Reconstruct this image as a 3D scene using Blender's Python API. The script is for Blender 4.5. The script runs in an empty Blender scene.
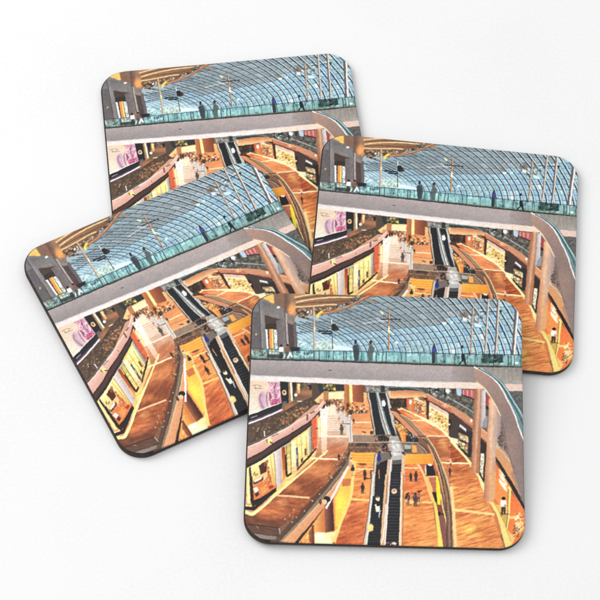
import bpy, math
import numpy as np
from mathutils import Matrix, Vector

SC = bpy.context.scene
COL = SC.collection
MM = 0.001
R = math.radians

# ------------------------------------------------------------------ camera
TILT, DIST, PXMM = R(33.745), 935.85 * MM, 2.79067
cam_d = bpy.data.cameras.new('camera')
cam = bpy.data.objects.new('camera', cam_d)
COL.objects.link(cam)
cam.location = (0, -math.sin(TILT) * DIST, math.cos(TILT) * DIST)
cam.rotation_euler = (TILT, 0, 0)
cam_d.sensor_width = 36.0
cam_d.lens = 36.0 * 935.85 / (600.0 / PXMM)
cam_d.clip_start = 0.01
cam_d.clip_end = 50
SC.camera = cam

# ------------------------------------------------------------------ light
world = bpy.data.worlds.new('World')
SC.world = world
world.use_nodes = True
bg = world.node_tree.nodes['Background']
bg.inputs['Color'].default_value = (1.0, 1.0, 1.0, 1)
bg.inputs['Strength'].default_value = 0.49


def area(name, loc, target, size, power, color=(1, 1, 1)):
    d = bpy.data.lights.new(name, 'AREA')
    d.shape = 'RECTANGLE'
    d.size, d.size_y = size
    d.energy = power
    d.color = color
    o = bpy.data.objects.new(name, d)
    COL.objects.link(o)
    o.location = loc
    o.rotation_euler = (Vector(target) - Vector(loc)).to_track_quat('-Z', 'Y').to_euler()
    return o


area('key_softbox', (-1.05, 0.5, 1.05), (0, 0, 0), (1.0, 1.0), 11.2, (1.0, 0.998, 0.995))
area('overhead_softbox', (-0.1, -0.35, 1.9), (0, 0, 0), (2.6, 2.6), 18.0, (1.0, 1.0, 1.0))

SC.view_settings.view_transform = 'Standard'
SC.view_settings.look = 'None'
SC.view_settings.exposure = 0
SC.view_settings.gamma = 1

# ------------------------------------------------------------------ helpers


def new_mat(name):
    m = bpy.data.materials.new(name)
    m.use_nodes = True
    nt = m.node_tree
    return m, nt, nt.nodes['Principled BSDF']


def node(nt, typ, **kw):
    n = nt.nodes.new(typ)
    for k, v in kw.items():
        setattr(n, k, v)
    return n


def link(nt, a, b):
    nt.links.new(a, b)


def mesh_obj(name, verts, faces, mat, parent=None, smooth=True):
    me = bpy.data.meshes.new(name)
    me.from_pydata(verts, [], faces)
    me.materials.append(mat)
    if smooth:
        me.polygons.foreach_set('use_smooth', [True] * len(me.polygons))
    me.update()
    o = bpy.data.objects.new(name, me)
    COL.objects.link(o)
    o.parent = parent
    return o


# ------------------------------------------------------------------ the table surface
mt, nt, pb = new_mat('white_surface')
tc = node(nt, 'ShaderNodeTexCoord')
n1 = node(nt, 'ShaderNodeTexNoise')
n1.inputs['Scale'].default_value = 900
n1.inputs['Detail'].default_value = 4
n2 = node(nt, 'ShaderNodeTexNoise')
n2.inputs['Scale'].default_value = 14
n2.inputs['Detail'].default_value = 3
mx = node(nt, 'ShaderNodeMath', operation='ADD')
rp = node(nt, 'ShaderNodeValToRGB')
rp.color_ramp.elements[0].position = 0.7
rp.color_ramp.elements[1].position = 1.3
rp.color_ramp.elements[0].color = (0.868, 0.870, 0.874, 1)
rp.color_ramp.elements[1].color = (0.903, 0.905, 0.908, 1)
link(nt, tc.outputs['Object'], n1.inputs['Vector'])
link(nt, tc.outputs['Object'], n2.inputs['Vector'])
link(nt, n1.outputs['Fac'], mx.inputs[0])
link(nt, n2.outputs['Fac'], mx.inputs[1])
link(nt, mx.outputs[0], rp.inputs['Fac'])
link(nt, rp.outputs['Color'], pb.inputs['Base Color'])
pb.inputs['Roughness'].default_value = 0.7
pb.inputs['Specular IOR Level'].default_value = 0.2
bp = node(nt, 'ShaderNodeBump')
bp.inputs['Strength'].default_value = 0.05
bp.inputs['Distance'].default_value = 0.0003
link(nt, n1.outputs['Fac'], bp.inputs['Height'])
link(nt, bp.outputs['Normal'], pb.inputs['Normal'])
table = mesh_obj('table_surface', [(-3, -3, 0), (3, -3, 0), (3, 3, 0), (-3, 3, 0)], [(0, 1, 2, 3)], mt, smooth=False)
table['kind'] = 'structure'

# ------------------------------------------------------------------ the printed picture
# A small polygon painter: the printed picture (a shopping mall under a glass
# roof) is drawn shape by shape into an array and then stored as the colour of
# the print's fine mesh.  Shapes are given on a sheet of sixteen 600 x 600
# drawing tiles; HM turns sheet positions into print positions (0..1, 0..1).
N = 560
SSF = 3
W = N * SSF
rng = np.random.default_rng(7)

src = np.array([(252.1, 292.0), (521.2, 299.2), (525.4, 548.5), (242.6, 540.8)])
dst = np.array([(0, 0), (1, 0), (1, 1), (0, 1.0)])
_A = []
for (x, y), (u, v) in zip(src, dst):
    _A.append([x, y, 1, 0, 0, 0, -u * x, -u * y, -u])
    _A.append([0, 0, 0, x, y, 1, -v * x, -v * y, -v])
HM = np.linalg.svd(np.array(_A))[2][-1].reshape(3, 3)


def to_px(p):
    p = np.asarray(p, float).reshape(-1, 2)
    q = np.c_[p, np.ones(len(p))] @ HM.T
    return q[:, :2] / q[:, 2:] * W


TX = dict(A=242, B=312, C=382, D=452)
XT = {'shops': (242, 400, 6.0), 'landing': (340, 385, 6.0), 'gallery': (425, 380, 6.0)}
TY = {'1': 286, '2': 351, '3': 416, '4': 479}


def S(t, *c):
    a = np.array(c, float).reshape(-1, 2)
    if t in XT:
        x0, y0, k_ = XT[t]
        a = a / k_ + np.array([x0, y0])
    elif t:
        a = a / 8.0 + np.array([TX[t[0]], TY[t[1]]])
    return a


IMG = np.zeros((W, W, 3), np.float32)
IMG[:] = np.array([150, 110, 85], np.float32)


def mask(q):
    """coverage mask of a polygon given in raster pixels, with its bounding box"""
    x0, y0 = np.floor(q.min(0)).astype(int)
    x1, y1 = np.ceil(q.max(0)).astype(int) + 1
    x0, y0, x1, y1 = max(x0, 0), max(y0, 0), min(x1, W), min(y1, W)
    if x1 <= x0 or y1 <= y0:
        return None
    ys = np.arange(y0, y1) + 0.5
    xs = np.arange(x0, x1) + 0.5
    m = np.zeros((y1 - y0, x1 - x0), bool)
    n = len(q)
    for i in range(n):
        ax, ay = q[i]
        bx, by = q[(i + 1) % n]
        if ay == by:
            continue
        rows = (ys >= min(ay, by)) & (ys < max(ay, by))
        if not rows.any():
            continue
        xc = ax + (ys[rows] - ay) * (bx - ax) / (by - ay)
        m[rows] ^= xs[None, :] > xc[:, None]
    return m, (slice(y0, y1), slice(x0, x1))


def fill(pts, c, c2=None, g=None, al=1.0):
    """fill sheet polygon with colour c, or a gradient c -> c2 along sheet segment g"""
    q = to_px(pts)
    r = mask(q)
    if r is None:
        return
    m, sl = r
    if c2 is None:
        col = np.broadcast_to(np.array(c, np.float32), m.shape + (3,))
    else:
        a, b = to_px(g)
        yy, xx = np.mgrid[sl[0], sl[1]]
        d = b - a
        t = np.clip(((xx - a[0]) * d[0] + (yy - a[1]) * d[1]) / (d @ d), 0, 1)[..., None]
        col = np.array(c, np.float32) * (1 - t) + np.array(c2, np.float32) * t
    reg = IMG[sl]
    reg[m] = reg[m] * (1 - al) + col[m] * al


def P(t, c, *xy, al=1.0):
    fill(S(t, *xy), c, al=al)


def G(t, c, c2, g, *xy, al=1.0):
    fill(S(t, *xy), c, c2, S(t, *g), al)


def smooth(p, k=6):
    p = np.asarray(p, float)
    if len(p) < 3:
        return p
    e = np.r_[[2 * p[0] - p[1]], p, [2 * p[-1] - p[-2]]]
    out = []
    for i in range(1, len(e) - 2):
        for s in np.linspace(0, 1, k, endpoint=False):
            a, b, c, d = e[i - 1:i + 3]
            out.append(0.5 * (2 * b + (c - a) * s + (2 * a - 5 * b + 4 * c - d) * s * s + (3 * b - a - 3 * c + d) * s ** 3))
    out.append(p[-1])
    return np.array(out)


def stroke(pts, c, w, w2=None, al=1.0, sm=True):
    """line of sheet points, width w (to w2) in sheet units"""
    p = smooth(pts) if sm else np.asarray(pts, float)
    d = np.gradient(p, axis=0)
    d /= np.linalg.norm(d, axis=1)[:, None] + 1e-9
    nn = np.c_[-d[:, 1], d[:, 0]]
    ww = np.linspace(w, w if w2 is None else w2, len(p))[:, None] / 2
    fill(np.r_[p + nn * ww, (p - nn * ww)[::-1]], c, al=al)


def L(t, c, w, *xy, w2=None, al=1.0, sm=True):
    stroke(S(t, *xy), c, w / 8.0, None if w2 is None else w2 / 8.0, al, sm)


def band(t, c, a, b, c2=None, g=None, al=1.0):
    """area between two smooth curves"""
    pa, pb_ = smooth(S(t, *a)), smooth(S(t, *b))
    fill(np.r_[pa, pb_[::-1]], c, c2, None if g is None else S(t, *g), al)


def O(t, c, x, y, rx, ry=None, al=1.0):
    ry = rx if ry is None else ry
    a = np.linspace(0, 2 * np.pi, 14, endpoint=False)
    fill(S(t, *np.c_[x + rx * np.cos(a), y + ry * np.sin(a)].ravel()), c, al=al)


def vnoise(shape, sx, sy, ang=0.0, seed=0, org=(0, 0)):
    """value noise 0..1 with cells sx by sy raster pixels, turned by ang"""
    r = np.random.default_rng(seed)
    tab = r.random((256, 256)).astype(np.float32)
    yy, xx = np.mgrid[org[0]:org[0] + shape[0], org[1]:org[1] + shape[1]].astype(np.float32)
    ca, sa = math.cos(ang), math.sin(ang)
    u, v = (xx * ca + yy * sa) / sx + 900, (-xx * sa + yy * ca) / sy + 900
    iu, iv = np.floor(u).astype(int), np.floor(v).astype(int)
    fu, fv = u - iu, v - iv
    fu, fv = fu * fu * (3 - 2 * fu), fv * fv * (3 - 2 * fv)
    t = lambda a, b: tab[b % 256, a % 256]
    return (t(iu, iv) * (1 - fu) + t(iu + 1, iv) * fu) * (1 - fv) + (t(iu, iv + 1) * (1 - fu) + t(iu + 1, iv + 1) * fu) * fv


def grain(t, ang, amp, sx, sy, *xy, tint=(1, 1, 1), seed=1):
    """wood streaks or blotches over a polygon: multiplies its colour"""
    r = mask(to_px(S(t, *xy)))
    if r is None:
        return
    m, sl = r
    o = (sl[0].start, sl[1].start)
    u = W / 270.0
    n = vnoise(m.shape, sx * u, sy * u, R(ang), seed, o) * 0.6 + vnoise(m.shape, sx * u * .45, sy * u * .45, R(ang), seed + 9, o) * 0.4
    f = 1 + 0.72 * amp * (n - 0.5)[..., None] * 2 * np.array(tint, np.float32)
    reg = IMG[sl]
    reg[m] = (reg * f)[m]


def glow(t, c, x, y, rx, ry, al=0.6):
    q = to_px(S(t, x, y))[0]
    u = W / 270.0 / 8
    rx, ry = rx * u, ry * u
    x0, x1, y0, y1 = int(max(q[0] - rx, 0)), int(min(q[0] + rx, W)), int(max(q[1] - ry, 0)), int(min(q[1] + ry, W))
    if x1 <= x0 or y1 <= y0:
        return
    yy, xx = np.mgrid[y0:y1, x0:x1]
    d = np.clip(1 - ((xx - q[0]) / rx) ** 2 - ((yy - q[1]) / ry) ** 2, 0, 1)[..., None] ** 1.3 * al
    IMG[y0:y1, x0:x1] = IMG[y0:y1, x0:x1] * (1 - d) + np.array(c, np.float32) * d


def bits(t, cols, n, size, *xy, al=0.85, tall=1.0):
    """many small irregular goods, fittings and reflections inside a polygon"""
    p = S(t, *xy)
    lo, hi = p.min(0), p.max(0)
    n, size, al = int(n * 1.9), size * 0.62, al * 0.75
    k = 0
    tries = 0
    while k < n and tries < n * 12:
        tries += 1
        c = lo + rng.random(2) * (hi - lo)
        ins = False
        for i in range(len(p)):
            a, b = p[i], p[i - 1]
            if (a[1] > c[1]) != (b[1] > c[1]) and c[0] < (b[0] - a[0]) * (c[1] - a[1]) / (b[1] - a[1]) + a[0]:
                ins = not ins
        if not ins:
            continue
        k += 1
        s = size / 8.0 * (0.45 + rng.random(4))
        q = c + np.array([(-s[0], -s[1] * tall), (s[2], -s[3] * tall), (s[1], s[2] * tall), (-s[3], s[0] * tall)]) * 0.5
        fill(q, cols[rng.integers(len(cols))], al=al)


def walker(t, x, y, h, top, legs, head=(60, 45, 40)):
    """a tiny printed passer-by, h tall, feet at x, y"""
    w = h * 0.125
    P(t, legs, x - w, y - h * .48, x + w, y - h * .48, x + w * .9, y, x + w * .2, y, x, y - h * .3, x - w * .3, y, x - w, y, al=.82)
    P(t, top, x - w * 1.2, y - h * .8, x + w * 1.2, y - h * .8, x + w * 1.3, y - h * .42, x - w * 1.3, y - h * .42, al=.84)
    P(t, top, x - w * 1.9, y - h * .44, x - w * 1.1, y - h * .76, x + w * 1.1, y - h * .76, x + w * 1.8, y - h * .5, x + w * .9, y - h * .6, x - w * .9, y - h * .6, al=.5)
    P(t, (70, 46, 36), x - w, y - h * .02, x + w * 2.6, y - h * .05, x + w * 2.8, y + h * .03, x - w * .6, y + h * .04, al=.35)
    O(t, head, x, y - h * .9, w * .8, h * .09, al=.88)


# ---- background of every zone
P('A1', (150, 120, 95), -60, 20, 2300, 120, 2300, 700, -60, 560)
# brown ceiling
G('A1', (196, 152, 112), (150, 112, 86), (400, 60, 480, 240), 400, 40, 1100, 60, 1000, 140, 640, 260, 420, 290)
for a in ((415, 92, 500, 75, 640, 52), (430, 132, 520, 112, 640, 96, 760, 90, 900, 92), (420, 170, 560, 160, 700, 148, 760, 150)):
    L('A1', (238, 205, 160), 9, *a)
for a in ((415, 112, 520, 92, 640, 78, 860, 70), (430, 150, 560, 132, 720, 128, 860, 118), (430, 186, 560, 176, 700, 180, 760, 160)):
    L('A1', (132, 98, 76), 9, *a)
P('A1', (120, 98, 82), 425, 185, 620, 185, 640, 250, 430, 262)
bits('A1', [(235, 220, 200), (80, 66, 58), (150, 118, 92), (190, 150, 118), (70, 72, 70)], 70, 26, 425, 185, 640, 190, 620, 262, 430, 265)
O('A1', (250, 248, 240), 527, 208, 10, 10)
P('B1', (104, 88, 76), 178, 165, 285, 130, 300, 162, 200, 192)
P('B1', (86, 86, 82), 308, 100, 385, 80, 392, 112, 318, 142)
bits('B1', [(235, 232, 225), (60, 58, 56), (120, 132, 128), (150, 116, 92)], 26, 17, 310, 98, 385, 82, 390, 112, 318, 140)
bits('B1', [(238, 232, 222), (64, 56, 52), (150, 120, 96)], 26, 15, 182, 165, 285, 132, 295, 160, 200, 188)
bits('B1', [(242, 238, 228), (84, 68, 58), (165, 128, 98)], 26, 13, 60, 178, 160, 168, 150, 192, 60, 202)

# ---- glass roof
edge = smooth(S('B1', -160, 262, 0, 262, 75, 236, 112, 216, 250, 186, 350, 140, 420, 100, 490, 66, 620, 52, 900, 66, 1300, 84, 1800, 110))
rl = np.r_[edge, [(540, 362)], [(292, 360)]]
fill(rl, (136, 146, 150))
ridge_x = [290, 312, 345, 382, 420, 440, 457, 480, 505, 540]
ridge_y = [335, 331, 330, 329, 325.5, 322, 319, 311, 301, 297]
_yy, _xx = None, None


def rib_pts(xb, n=22, dymax=66):
    dx30 = np.interp(xb, [300, 362, 380, 455, 505, 560], [42, 31, 25.5, 13.3, 11, 9])
    pw = np.interp(xb, [300, 362, 380, 455, 505, 560], [2.3, 2.2, 2.1, 1.8, 1.5, 1.4])
    dy = np.linspace(0, dymax, n)
    return np.c_[xb - dx30 * (dy / 30.0) ** pw, 356 - dy]


def top_at(x):
    return np.interp(x, edge[:, 0], edge[:, 1])


xbs = []
xb = 290.0
while xb < 590:
    xbs.append(xb)
    xb += np.interp(xb, [300, 400, 470, 520], [4.9, 5.8, 6.8, 7.4])
grid = [rib_pts(b) for b in xbs]
KS = np.arange(-9, 24, 1.9)


def at(g, k):
    k = min(max(k, 0), 21)
    i = int(min(math.floor(k), len(g) - 2))
    return g[i] + (g[i + 1] - g[i]) * (k - i)


def slant(i):
    return 0.19 * i


for i in range(len(grid) - 1):
    for k in KS:
        a0, a1 = k + slant(i), k + slant(i + 1)
        if a0 + 1.9 <= 0 or a0 >= 21:
            continue
        q = np.array([at(grid[i], a0), at(grid[i + 1], a1), at(grid[i + 1], a1 + 1.9), at(grid[i], a0 + 1.9)])
        c = q.mean(0)
        if c[1] < top_at(c[0]) + 0.6 or c[0] < 293:
            continue
        blue = c[1] > np.interp(c[0], ridge_x, ridge_y)
        j, h = rng.normal(0, 1, 2)
        if blue:
            col = np.array([164, 202, 218]) + j * np.array([8, 6, 4]) + h * np.array([4, 2, -3])
            if rng.random() < .04:
                col = np.array([206, 228, 236])
        else:
            col = np.array([152, 168, 174]) + j * np.array([6, 6, 6])
            col = col + max(0, 352 - c[0]) * np.array([.25, .35, .4])
            if rng.random() < .06:
                col = np.array([176, 188, 193])
            if rng.random() < .02:
                col = np.array([160, 148, 134])
        fill(q, np.clip(col, 0, 255))
for k in KS:
    pts = [at(g, k + slant(i)) for i, g in enumerate(grid) if 0 < k + slant(i) < 21]
    pts = np.array([p for p in pts if p[1] > top_at(p[0]) + .6 and p[0] > 293])
    if len(pts) > 2:
        stroke(pts, (80, 92, 102), 0.6, al=.75, sm=False)
        stroke(pts + [0.1, .8], (206, 216, 220), 0.5, al=.3, sm=False)
for i, g in enumerate(grid):
    keep = (g[:, 1] > np.array([top_at(x) for x in g[:, 0]]) - .2) & (g[:, 0] > 293)
    seg = g[keep]
    if len(seg) > 2:
        wide = np.interp(xbs[i], [300, 360, 420, 470, 520], [0.6, 0.85, 1.0, 1.3, 1.5])
        stroke(seg + [wide * 1.0, -wide * .3], (194, 208, 214), wide * 1.15, al=.8, sm=False)
        stroke(seg + [wide * 1.75, -wide * .5], (104, 114, 122), wide * .42, al=.75, sm=False)
        stroke(seg, (54, 64, 72), wide * .85, al=.95, sm=False)
L('B1', (172, 116, 80), 13, 75, 238, 112, 216, 250, 186, 350, 140, 420, 100, 490, 66)
L('B1', (226, 176, 128), 5, 90, 220, 250, 178, 350, 132, 420, 92, 470, 66)
L('B1', (238, 190, 82), 22, 42, 254, 52, 226, 88, 204)
L('B1', (250, 222, 130), 8, 40, 250, 50, 222, 80, 202)
# lower left: pale sky, trees seen through the glass
G('A1', (188, 212, 222), (205, 228, 234), (500, 380, 500, 500), 440, 390, 620, 370, 900, 480, 900, 520, 440, 520, al=.55)
bits('A1', [(120, 165, 165), (205, 232, 236), (150, 196, 198), (230, 242, 245), (96, 120, 122)], 60, 26, 440, 440, 560, 430, 580, 560, 440, 560, al=.7)
bits('B1', [(172, 198, 186), (206, 222, 212), (136, 166, 152), (226, 236, 230)], 70, 26, 30, 450, 165, 440, 175, 515, 30, 515, al=.75)
P('B1', (214, 228, 236), 172, 474, 250, 478, 320, 492, 322, 512, 172, 512, al=.85)
bits('C1', [(150, 186, 196), (110, 150, 150), (190, 214, 220)], 70, 20, 0, 470, 390, 440, 400, 525, 0, 525, al=.55)
bits('D1', [(225, 235, 240), (130, 150, 160), (160, 140, 120), (80, 84, 88)], 60, 22, 60, 210, 260, 200, 260, 300, 60, 300, al=.6)
P('D1', (236, 238, 236), 84, 256, 122, 252, 120, 274, 88, 278)
L('D1', (150, 120, 98), 18, 60, 222, 100, 226, 130, 262, al=.8)
P('D1', (196, 220, 232), 176, 292, 236, 310, 232, 332, 190, 330)
P('C1', (196, 228, 240), 482, 286, 516, 290, 512, 312, 486, 310)
P('C1', (190, 228, 236), 540, 278, 572, 280, 568, 304, 548, 304)
P('C1', (232, 240, 244), 106, 440, 132, 444, 130, 462, 106, 460)
P('B1', (228, 214, 190), 545, 196, 575, 218, 566, 232, 540, 210)
L('D1', (52, 56, 62), 10, 225, 205, 330, 206, 380, 196, al=.7)
L('B1', (228, 232, 230), 6, 400, 305, 500, 282, 620, 272, al=.6)

# masts
def mast(t, x0, y0, x1, y1, w, dark, light):
    L(t, dark, w, x0, y0, x1, y1, sm=False)
    L(t, light, w * .42, x0 + w * .22, y0, x1 + w * .22, y1, sm=False)


mast('A1', 572, 165, 580, 590, 13, (170, 142, 118), (232, 208, 176))
O('A1', (255, 240, 200), 581, 345, 7, 22)
mast('C1', 54, 180, 54, 520, 12, (150, 106, 84), (226, 184, 144))
L('C1', (70, 66, 64), 9, -10, 265, 60, 266, 150, 268)
O('C1', (245, 220, 190), 54, 350, 7, 30)
mast('D1', 167, 176, 150, 560, 14, (150, 128, 112), (222, 200, 176))
mast('D1', 290, 100, 264, 565, 17, (138, 130, 124), (226, 216, 204))
mast('D1', 372, 108, 346, 585, 24, (128, 120, 116), (216, 208, 198))
mast('D1', 518, 188, 486, 620, 36, (122, 114, 112), (232, 228, 224))
P('D1', (48, 52, 58), 384, 186, 400, 196, 396, 212, 382, 206)
# hanging loudspeakers
L('B1', (240, 238, 230), 8, 156, 268, 157, 302)
P('B1', (58, 52, 48), 152, 308, 185, 300, 214, 345, 200, 358, 160, 352)
P('B1', (96, 66, 54), 186, 330, 214, 344, 204, 354, 184, 348)
L('B1', (70, 74, 78), 12, 50, 360, 155, 362)
L('B1', (60, 66, 70), 14, 78, 378, 156, 380)
L('B1', (90, 92, 92), 6, 160, 355, 162, 505)

# ---- grey building, upper left
P('A1', (242, 194, 116), 160, 92, 252, 50, 258, 160, 160, 126)
G('A1', (150, 116, 98), (150, 118, 98), (255, 0, 345, 0), 250, 40, 348, 40, 346, 205, 258, 155)
G('A1', (126, 98, 86), (170, 132, 106), (340, 60, 400, 60), 338, 40, 420, 40, 424, 240, 362, 222, 338, 196)
glow('A1', (244, 176, 108), 398, 190, 46, 80, .9)
P('A1', (118, 113, 115), 40, 150, 140, 90, 152, 500, 40, 505)
P('A1', (132, 128, 128), 92, 120, 140, 90, 140, 210, 68, 205)
P('A1', (140, 134, 132), 128, 108, 166, 98, 348, 190, 334, 276, 180, 228, 132, 150)
G('A1', (128, 122, 120), (146, 140, 136), (200, 130, 200, 240), 160, 120, 345, 192, 332, 262, 170, 210)
G('A1', (152, 147, 146), (128, 124, 124), (150, 0, 205, 0), 140, 135, 182, 228, 205, 520, 158, 505)
L('A1', (92, 86, 84), 5, 138, 120, 144, 300, 152, 500)
P('A1', (96, 80, 72), 180, 230, 334, 276, 272, 284, 278, 348, 186, 342)
P('A1', (78, 66, 62), 190, 300, 276, 300, 278, 348, 186, 342)
P('A1', (86, 76, 72), 186, 340, 280, 344, 290, 520, 205, 545)
P('A1', (218, 232, 240), 186, 346, 200, 346, 214, 520, 197, 500)
P('A1', (232, 158, 92), 214, 344, 246, 344, 258, 545, 222, 545)
P('A1', (248, 204, 132), 236, 344, 248, 344, 258, 545, 244, 545)
P('A1', (222, 230, 232), 252, 346, 276, 350, 286, 500, 262, 512)
bits('A1', [(120, 130, 136), (240, 246, 248), (160, 150, 140)], 16, 14, 252, 346, 276, 350, 284, 490, 262, 500)
G('A1', (122, 112, 112), (142, 134, 132), (270, 0, 350, 0), 270, 274, 346, 270, 360, 500, 288, 505)
P('A1', (178, 168, 162), 344, 215, 362, 225, 374, 470, 356, 480)
L('A1', (92, 82, 78), 5, 338, 190, 346, 300, 356, 470)
P('A1', (152, 138, 128), 360, 222, 426, 238, 416, 312, 364, 294)
P('A1', (102, 90, 88), 364, 296, 414, 314, 440, 500, 376, 500)
P('A1', (122, 114, 114), 408, 300, 430, 280, 446, 500, 420, 500)
O('A1', (255, 246, 220), 290, 171, 13, 9)
O('A1', (190, 180, 120), 112, 386, 8)
grain('A1', 80, .09, 5, 2, 60, 100, 420, 100, 450, 500, 60, 500)

# ---- balustrade on the bridge: teal glass, rails, people
pan_top = lambda x: np.interp(x, [245, 312, 382, 452, 525], [348.2, 350.6, 351.8, 353.6, 355])
pan_bot = lambda x: np.interp(x, [245, 312, 382, 452, 525], [358.6, 360.2, 362.4, 365, 367.2])
xs_ = np.linspace(243, 526, 60)
fill(np.r_[np.c_[xs_, pan_top(xs_)], np.c_[xs_, pan_bot(xs_)][::-1]], (130, 184, 184), al=.35)
xq = 247.0
k = 0
while xq < 526:
    wq = 1.0 + 2.6 * rng.random()
    lo, hi = pan_top(xq), pan_bot(xq)
    bright = np.interp(xq, [245, 300, 330, 400, 440, 480, 525], [.25, .35, .6, .8, .75, .45, .5])
    c = np.array([132, 166, 164]) * (1 - bright) + np.array([176, 240, 238]) * bright
    c = c + rng.normal(0, 22) * np.array([1, .9, .85])
    a = rng.random() * .35
    fill([(xq, lo + (hi - lo) * a), (xq + wq, lo + (hi - lo) * a), (xq + wq, hi - (hi - lo) * .16 * rng.random()), (xq, hi - .6)], np.clip(c, 0, 255), al=.55)
    if rng.random() < .6:
        yy0 = lo + (hi - lo) * rng.random() * .7
        fill([(xq, yy0), (xq + wq * 1.5, yy0 + .5), (xq + wq * 1.3, yy0 + 3.2), (xq + .2, yy0 + 2.6)], [(196, 232, 230), (84, 112, 112), (120, 176, 176), (176, 196, 190)][rng.integers(4)], al=.5)
    if rng.random() < .3:
        stroke([(xq, lo), (xq + .2, hi)], (60, 84, 86), .7, sm=False, al=.8)
    xq += wq
bits('A1', [(225, 232, 228), (70, 82, 82), (150, 190, 190), (110, 100, 92)], 60, 22, 70, 500, 320, 510, 320, 575, 70, 575, al=.6)
P('A1', (62, 62, 60), 200, 545, 330, 548, 330, 582, 200, 578, al=.7)
bits('A1', [(214, 236, 236), (60, 84, 88), (170, 220, 222)], 22, 26, 420, 520, 570, 520, 570, 570, 420, 570, al=.75)
stroke(np.c_[xs_, pan_top(xs_)], (62, 88, 92), .7, sm=False, al=.85)
stroke(np.c_[xs_, pan_bot(xs_) + .2], (70, 70, 68), 1.5, sm=False)
stroke(np.c_[xs_, pan_bot(xs_) - 1.2], (96, 140, 138), .8, sm=False, al=.7)
for b in (250.5, 268, 292.5, 314, 319, 343.5, 376, 386, 432.5, 455, 493.5, 508):
    stroke([(b, pan_top(b)), (b + .1, pan_bot(b))], (56, 76, 80), .8, sm=False)
# people and bench on the bridge
walker('A1', 312, 575, 110, (236, 232, 226), (74, 68, 66))
walker('A1', 362, 570, 108, (150, 110, 98), (96, 92, 96))
P('A1', (58, 62, 72), 378, 490, 462, 488, 456, 520, 392, 524)
L('A1', (225, 225, 220), 12, 366, 575, 385, 530)
L('A1', (225, 225, 220), 12, 384, 530, 402, 572)
L('A1', (215, 222, 222), 8, 330, 580, 345, 545)
P('B1', (72, 78, 84), 322, 490, 334, 468, 360, 466, 378, 505, 374, 596, 338, 596, al=.85)
O('B1', (70, 62, 58), 346, 448, 11, 17)
P('B1', (104, 114, 112), 446, 520, 456, 474, 480, 470, 502, 500, 486, 530, 484, 596, 456, 596, al=.85)
O('B1', (92, 72, 60), 468, 452, 12, 17)
P('C1', (84, 96, 160), 400, 490, 420, 476, 440, 510, 428, 530, 398, 528)
O('C1', (84, 76, 80), 414, 482, 10, 12)
P('C1', (62, 66, 74), 396, 526, 428, 530, 424, 618, 398, 618, al=.85)
O('D1', (36, 40, 48), 82, 487, 11, 12)
P('D1', (50, 58, 64), 72, 545, 98, 542, 104, 585, 98, 600, 74, 600)
L('D2', (46, 54, 58), 17, 88, 20, 90, 66)
L('D2', (46, 52, 56), 12, 88, 60, 74, 84, 56, 110)
L('D2', (46, 52, 56), 12, 90, 60, 100, 86, 112, 112)
bits('D1', [(50, 76, 74), (64, 96, 92), (38, 52, 54), (92, 120, 116)], 70, 30, 240, 548, 405, 552, 400, 612, 236, 612, al=.8)
O('D2', (210, 240, 238), 518, 96, 14, 10)

# ---- under the bridge: left side, poster and shopfront
P('A2', (112, 90, 78), 40, 236, 620, 250, 620, 620, 40, 640)
G('A2', (150, 112, 88), (98, 84, 76), (480, 400, 420, 300), 400, 300, 620, 262, 620, 470, 300, 500)
G('A2', (230, 205, 184), (220, 214, 200), (100, 240, 60, 500), 46, 232, 302, 244, 313, 416, 46, 518)
P('A2', (226, 196, 190), 120, 330, 210, 300, 230, 430, 140, 470, al=.8)
O('A2', (206, 178, 188), 168, 392, 42, 70, al=.9)
L('A2', (186, 146, 170), 16, 150, 340, 140, 380, 156, 430, 170, 462)
L('A2', (222, 190, 198), 14, 184, 330, 178, 380, 190, 440)
L('A2', (176, 134, 158), 8, 198, 326, 196, 380, 204, 444)
P('A2', (208, 166, 182), 214, 246, 300, 248, 311, 412, 224, 442)
P('A2', (238, 204, 204), 216, 250, 244, 250, 262, 380, 224, 400)
L('A2', (176, 112, 144), 13, 272, 250, 258, 300, 264, 350, 282, 392)
L('A2', (232, 186, 196), 16, 240, 250, 232, 300, 244, 350, 268, 392)
L('A2', (150, 96, 128), 8, 222, 330, 232, 370, 250, 400)
P('A2', (232, 196, 206), 282, 290, 300, 280, 304, 380, 286, 392)
P('A2', (168, 104, 134), 214, 330, 236, 350, 230, 400, 216, 400)
P('A2', (202, 100, 140), 224, 398, 300, 372, 308, 412, 236, 436)
bits('A2', [(238, 188, 200), (170, 116, 150), (220, 168, 186), (136, 90, 112), (246, 220, 222)], 60, 16, 210, 250, 300, 252, 308, 408, 220, 436, al=.7)
for a in ((84, 276, 120, 270, 160, 282), (92, 296, 168, 300), (104, 276, 106, 310), (140, 278, 142, 308)):
    L('A2', (150, 130, 120), 4, *a, al=.9)
P('A2', (62, 57, 66), 46, 518, 313, 416, 320, 460, 46, 566)
L('A2', (206, 202, 210), 7, 70, 536, 122, 516, al=.75)
P('A2', (110, 92, 100), 46, 562, 322, 458, 322, 470, 46, 582)
L('A2', (236, 208, 232), 13, 44, 584, 180, 532, 326, 468)
P('A2', (58, 56, 58), 302, 240, 372, 246, 372, 412, 316, 440)
O('A2', (238, 190, 152), 338, 332, 18, 22)
O('A2', (120, 84, 70), 338, 330, 8, 10)
P('A2', (112, 112, 112), 320, 405, 354, 398, 354, 440, 322, 454)
P('A2', (176, 138, 104), 370, 246, 402, 250, 412, 400, 376, 418)
P('A2', (255, 232, 196), 384, 248, 398, 250, 410, 392, 394, 400)
P('A2', (70, 58, 54), 400, 250, 436, 252, 428, 350, 408, 392)
P('A2', (158, 118, 92), 434, 252, 470, 254, 466, 340, 430, 350)
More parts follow.
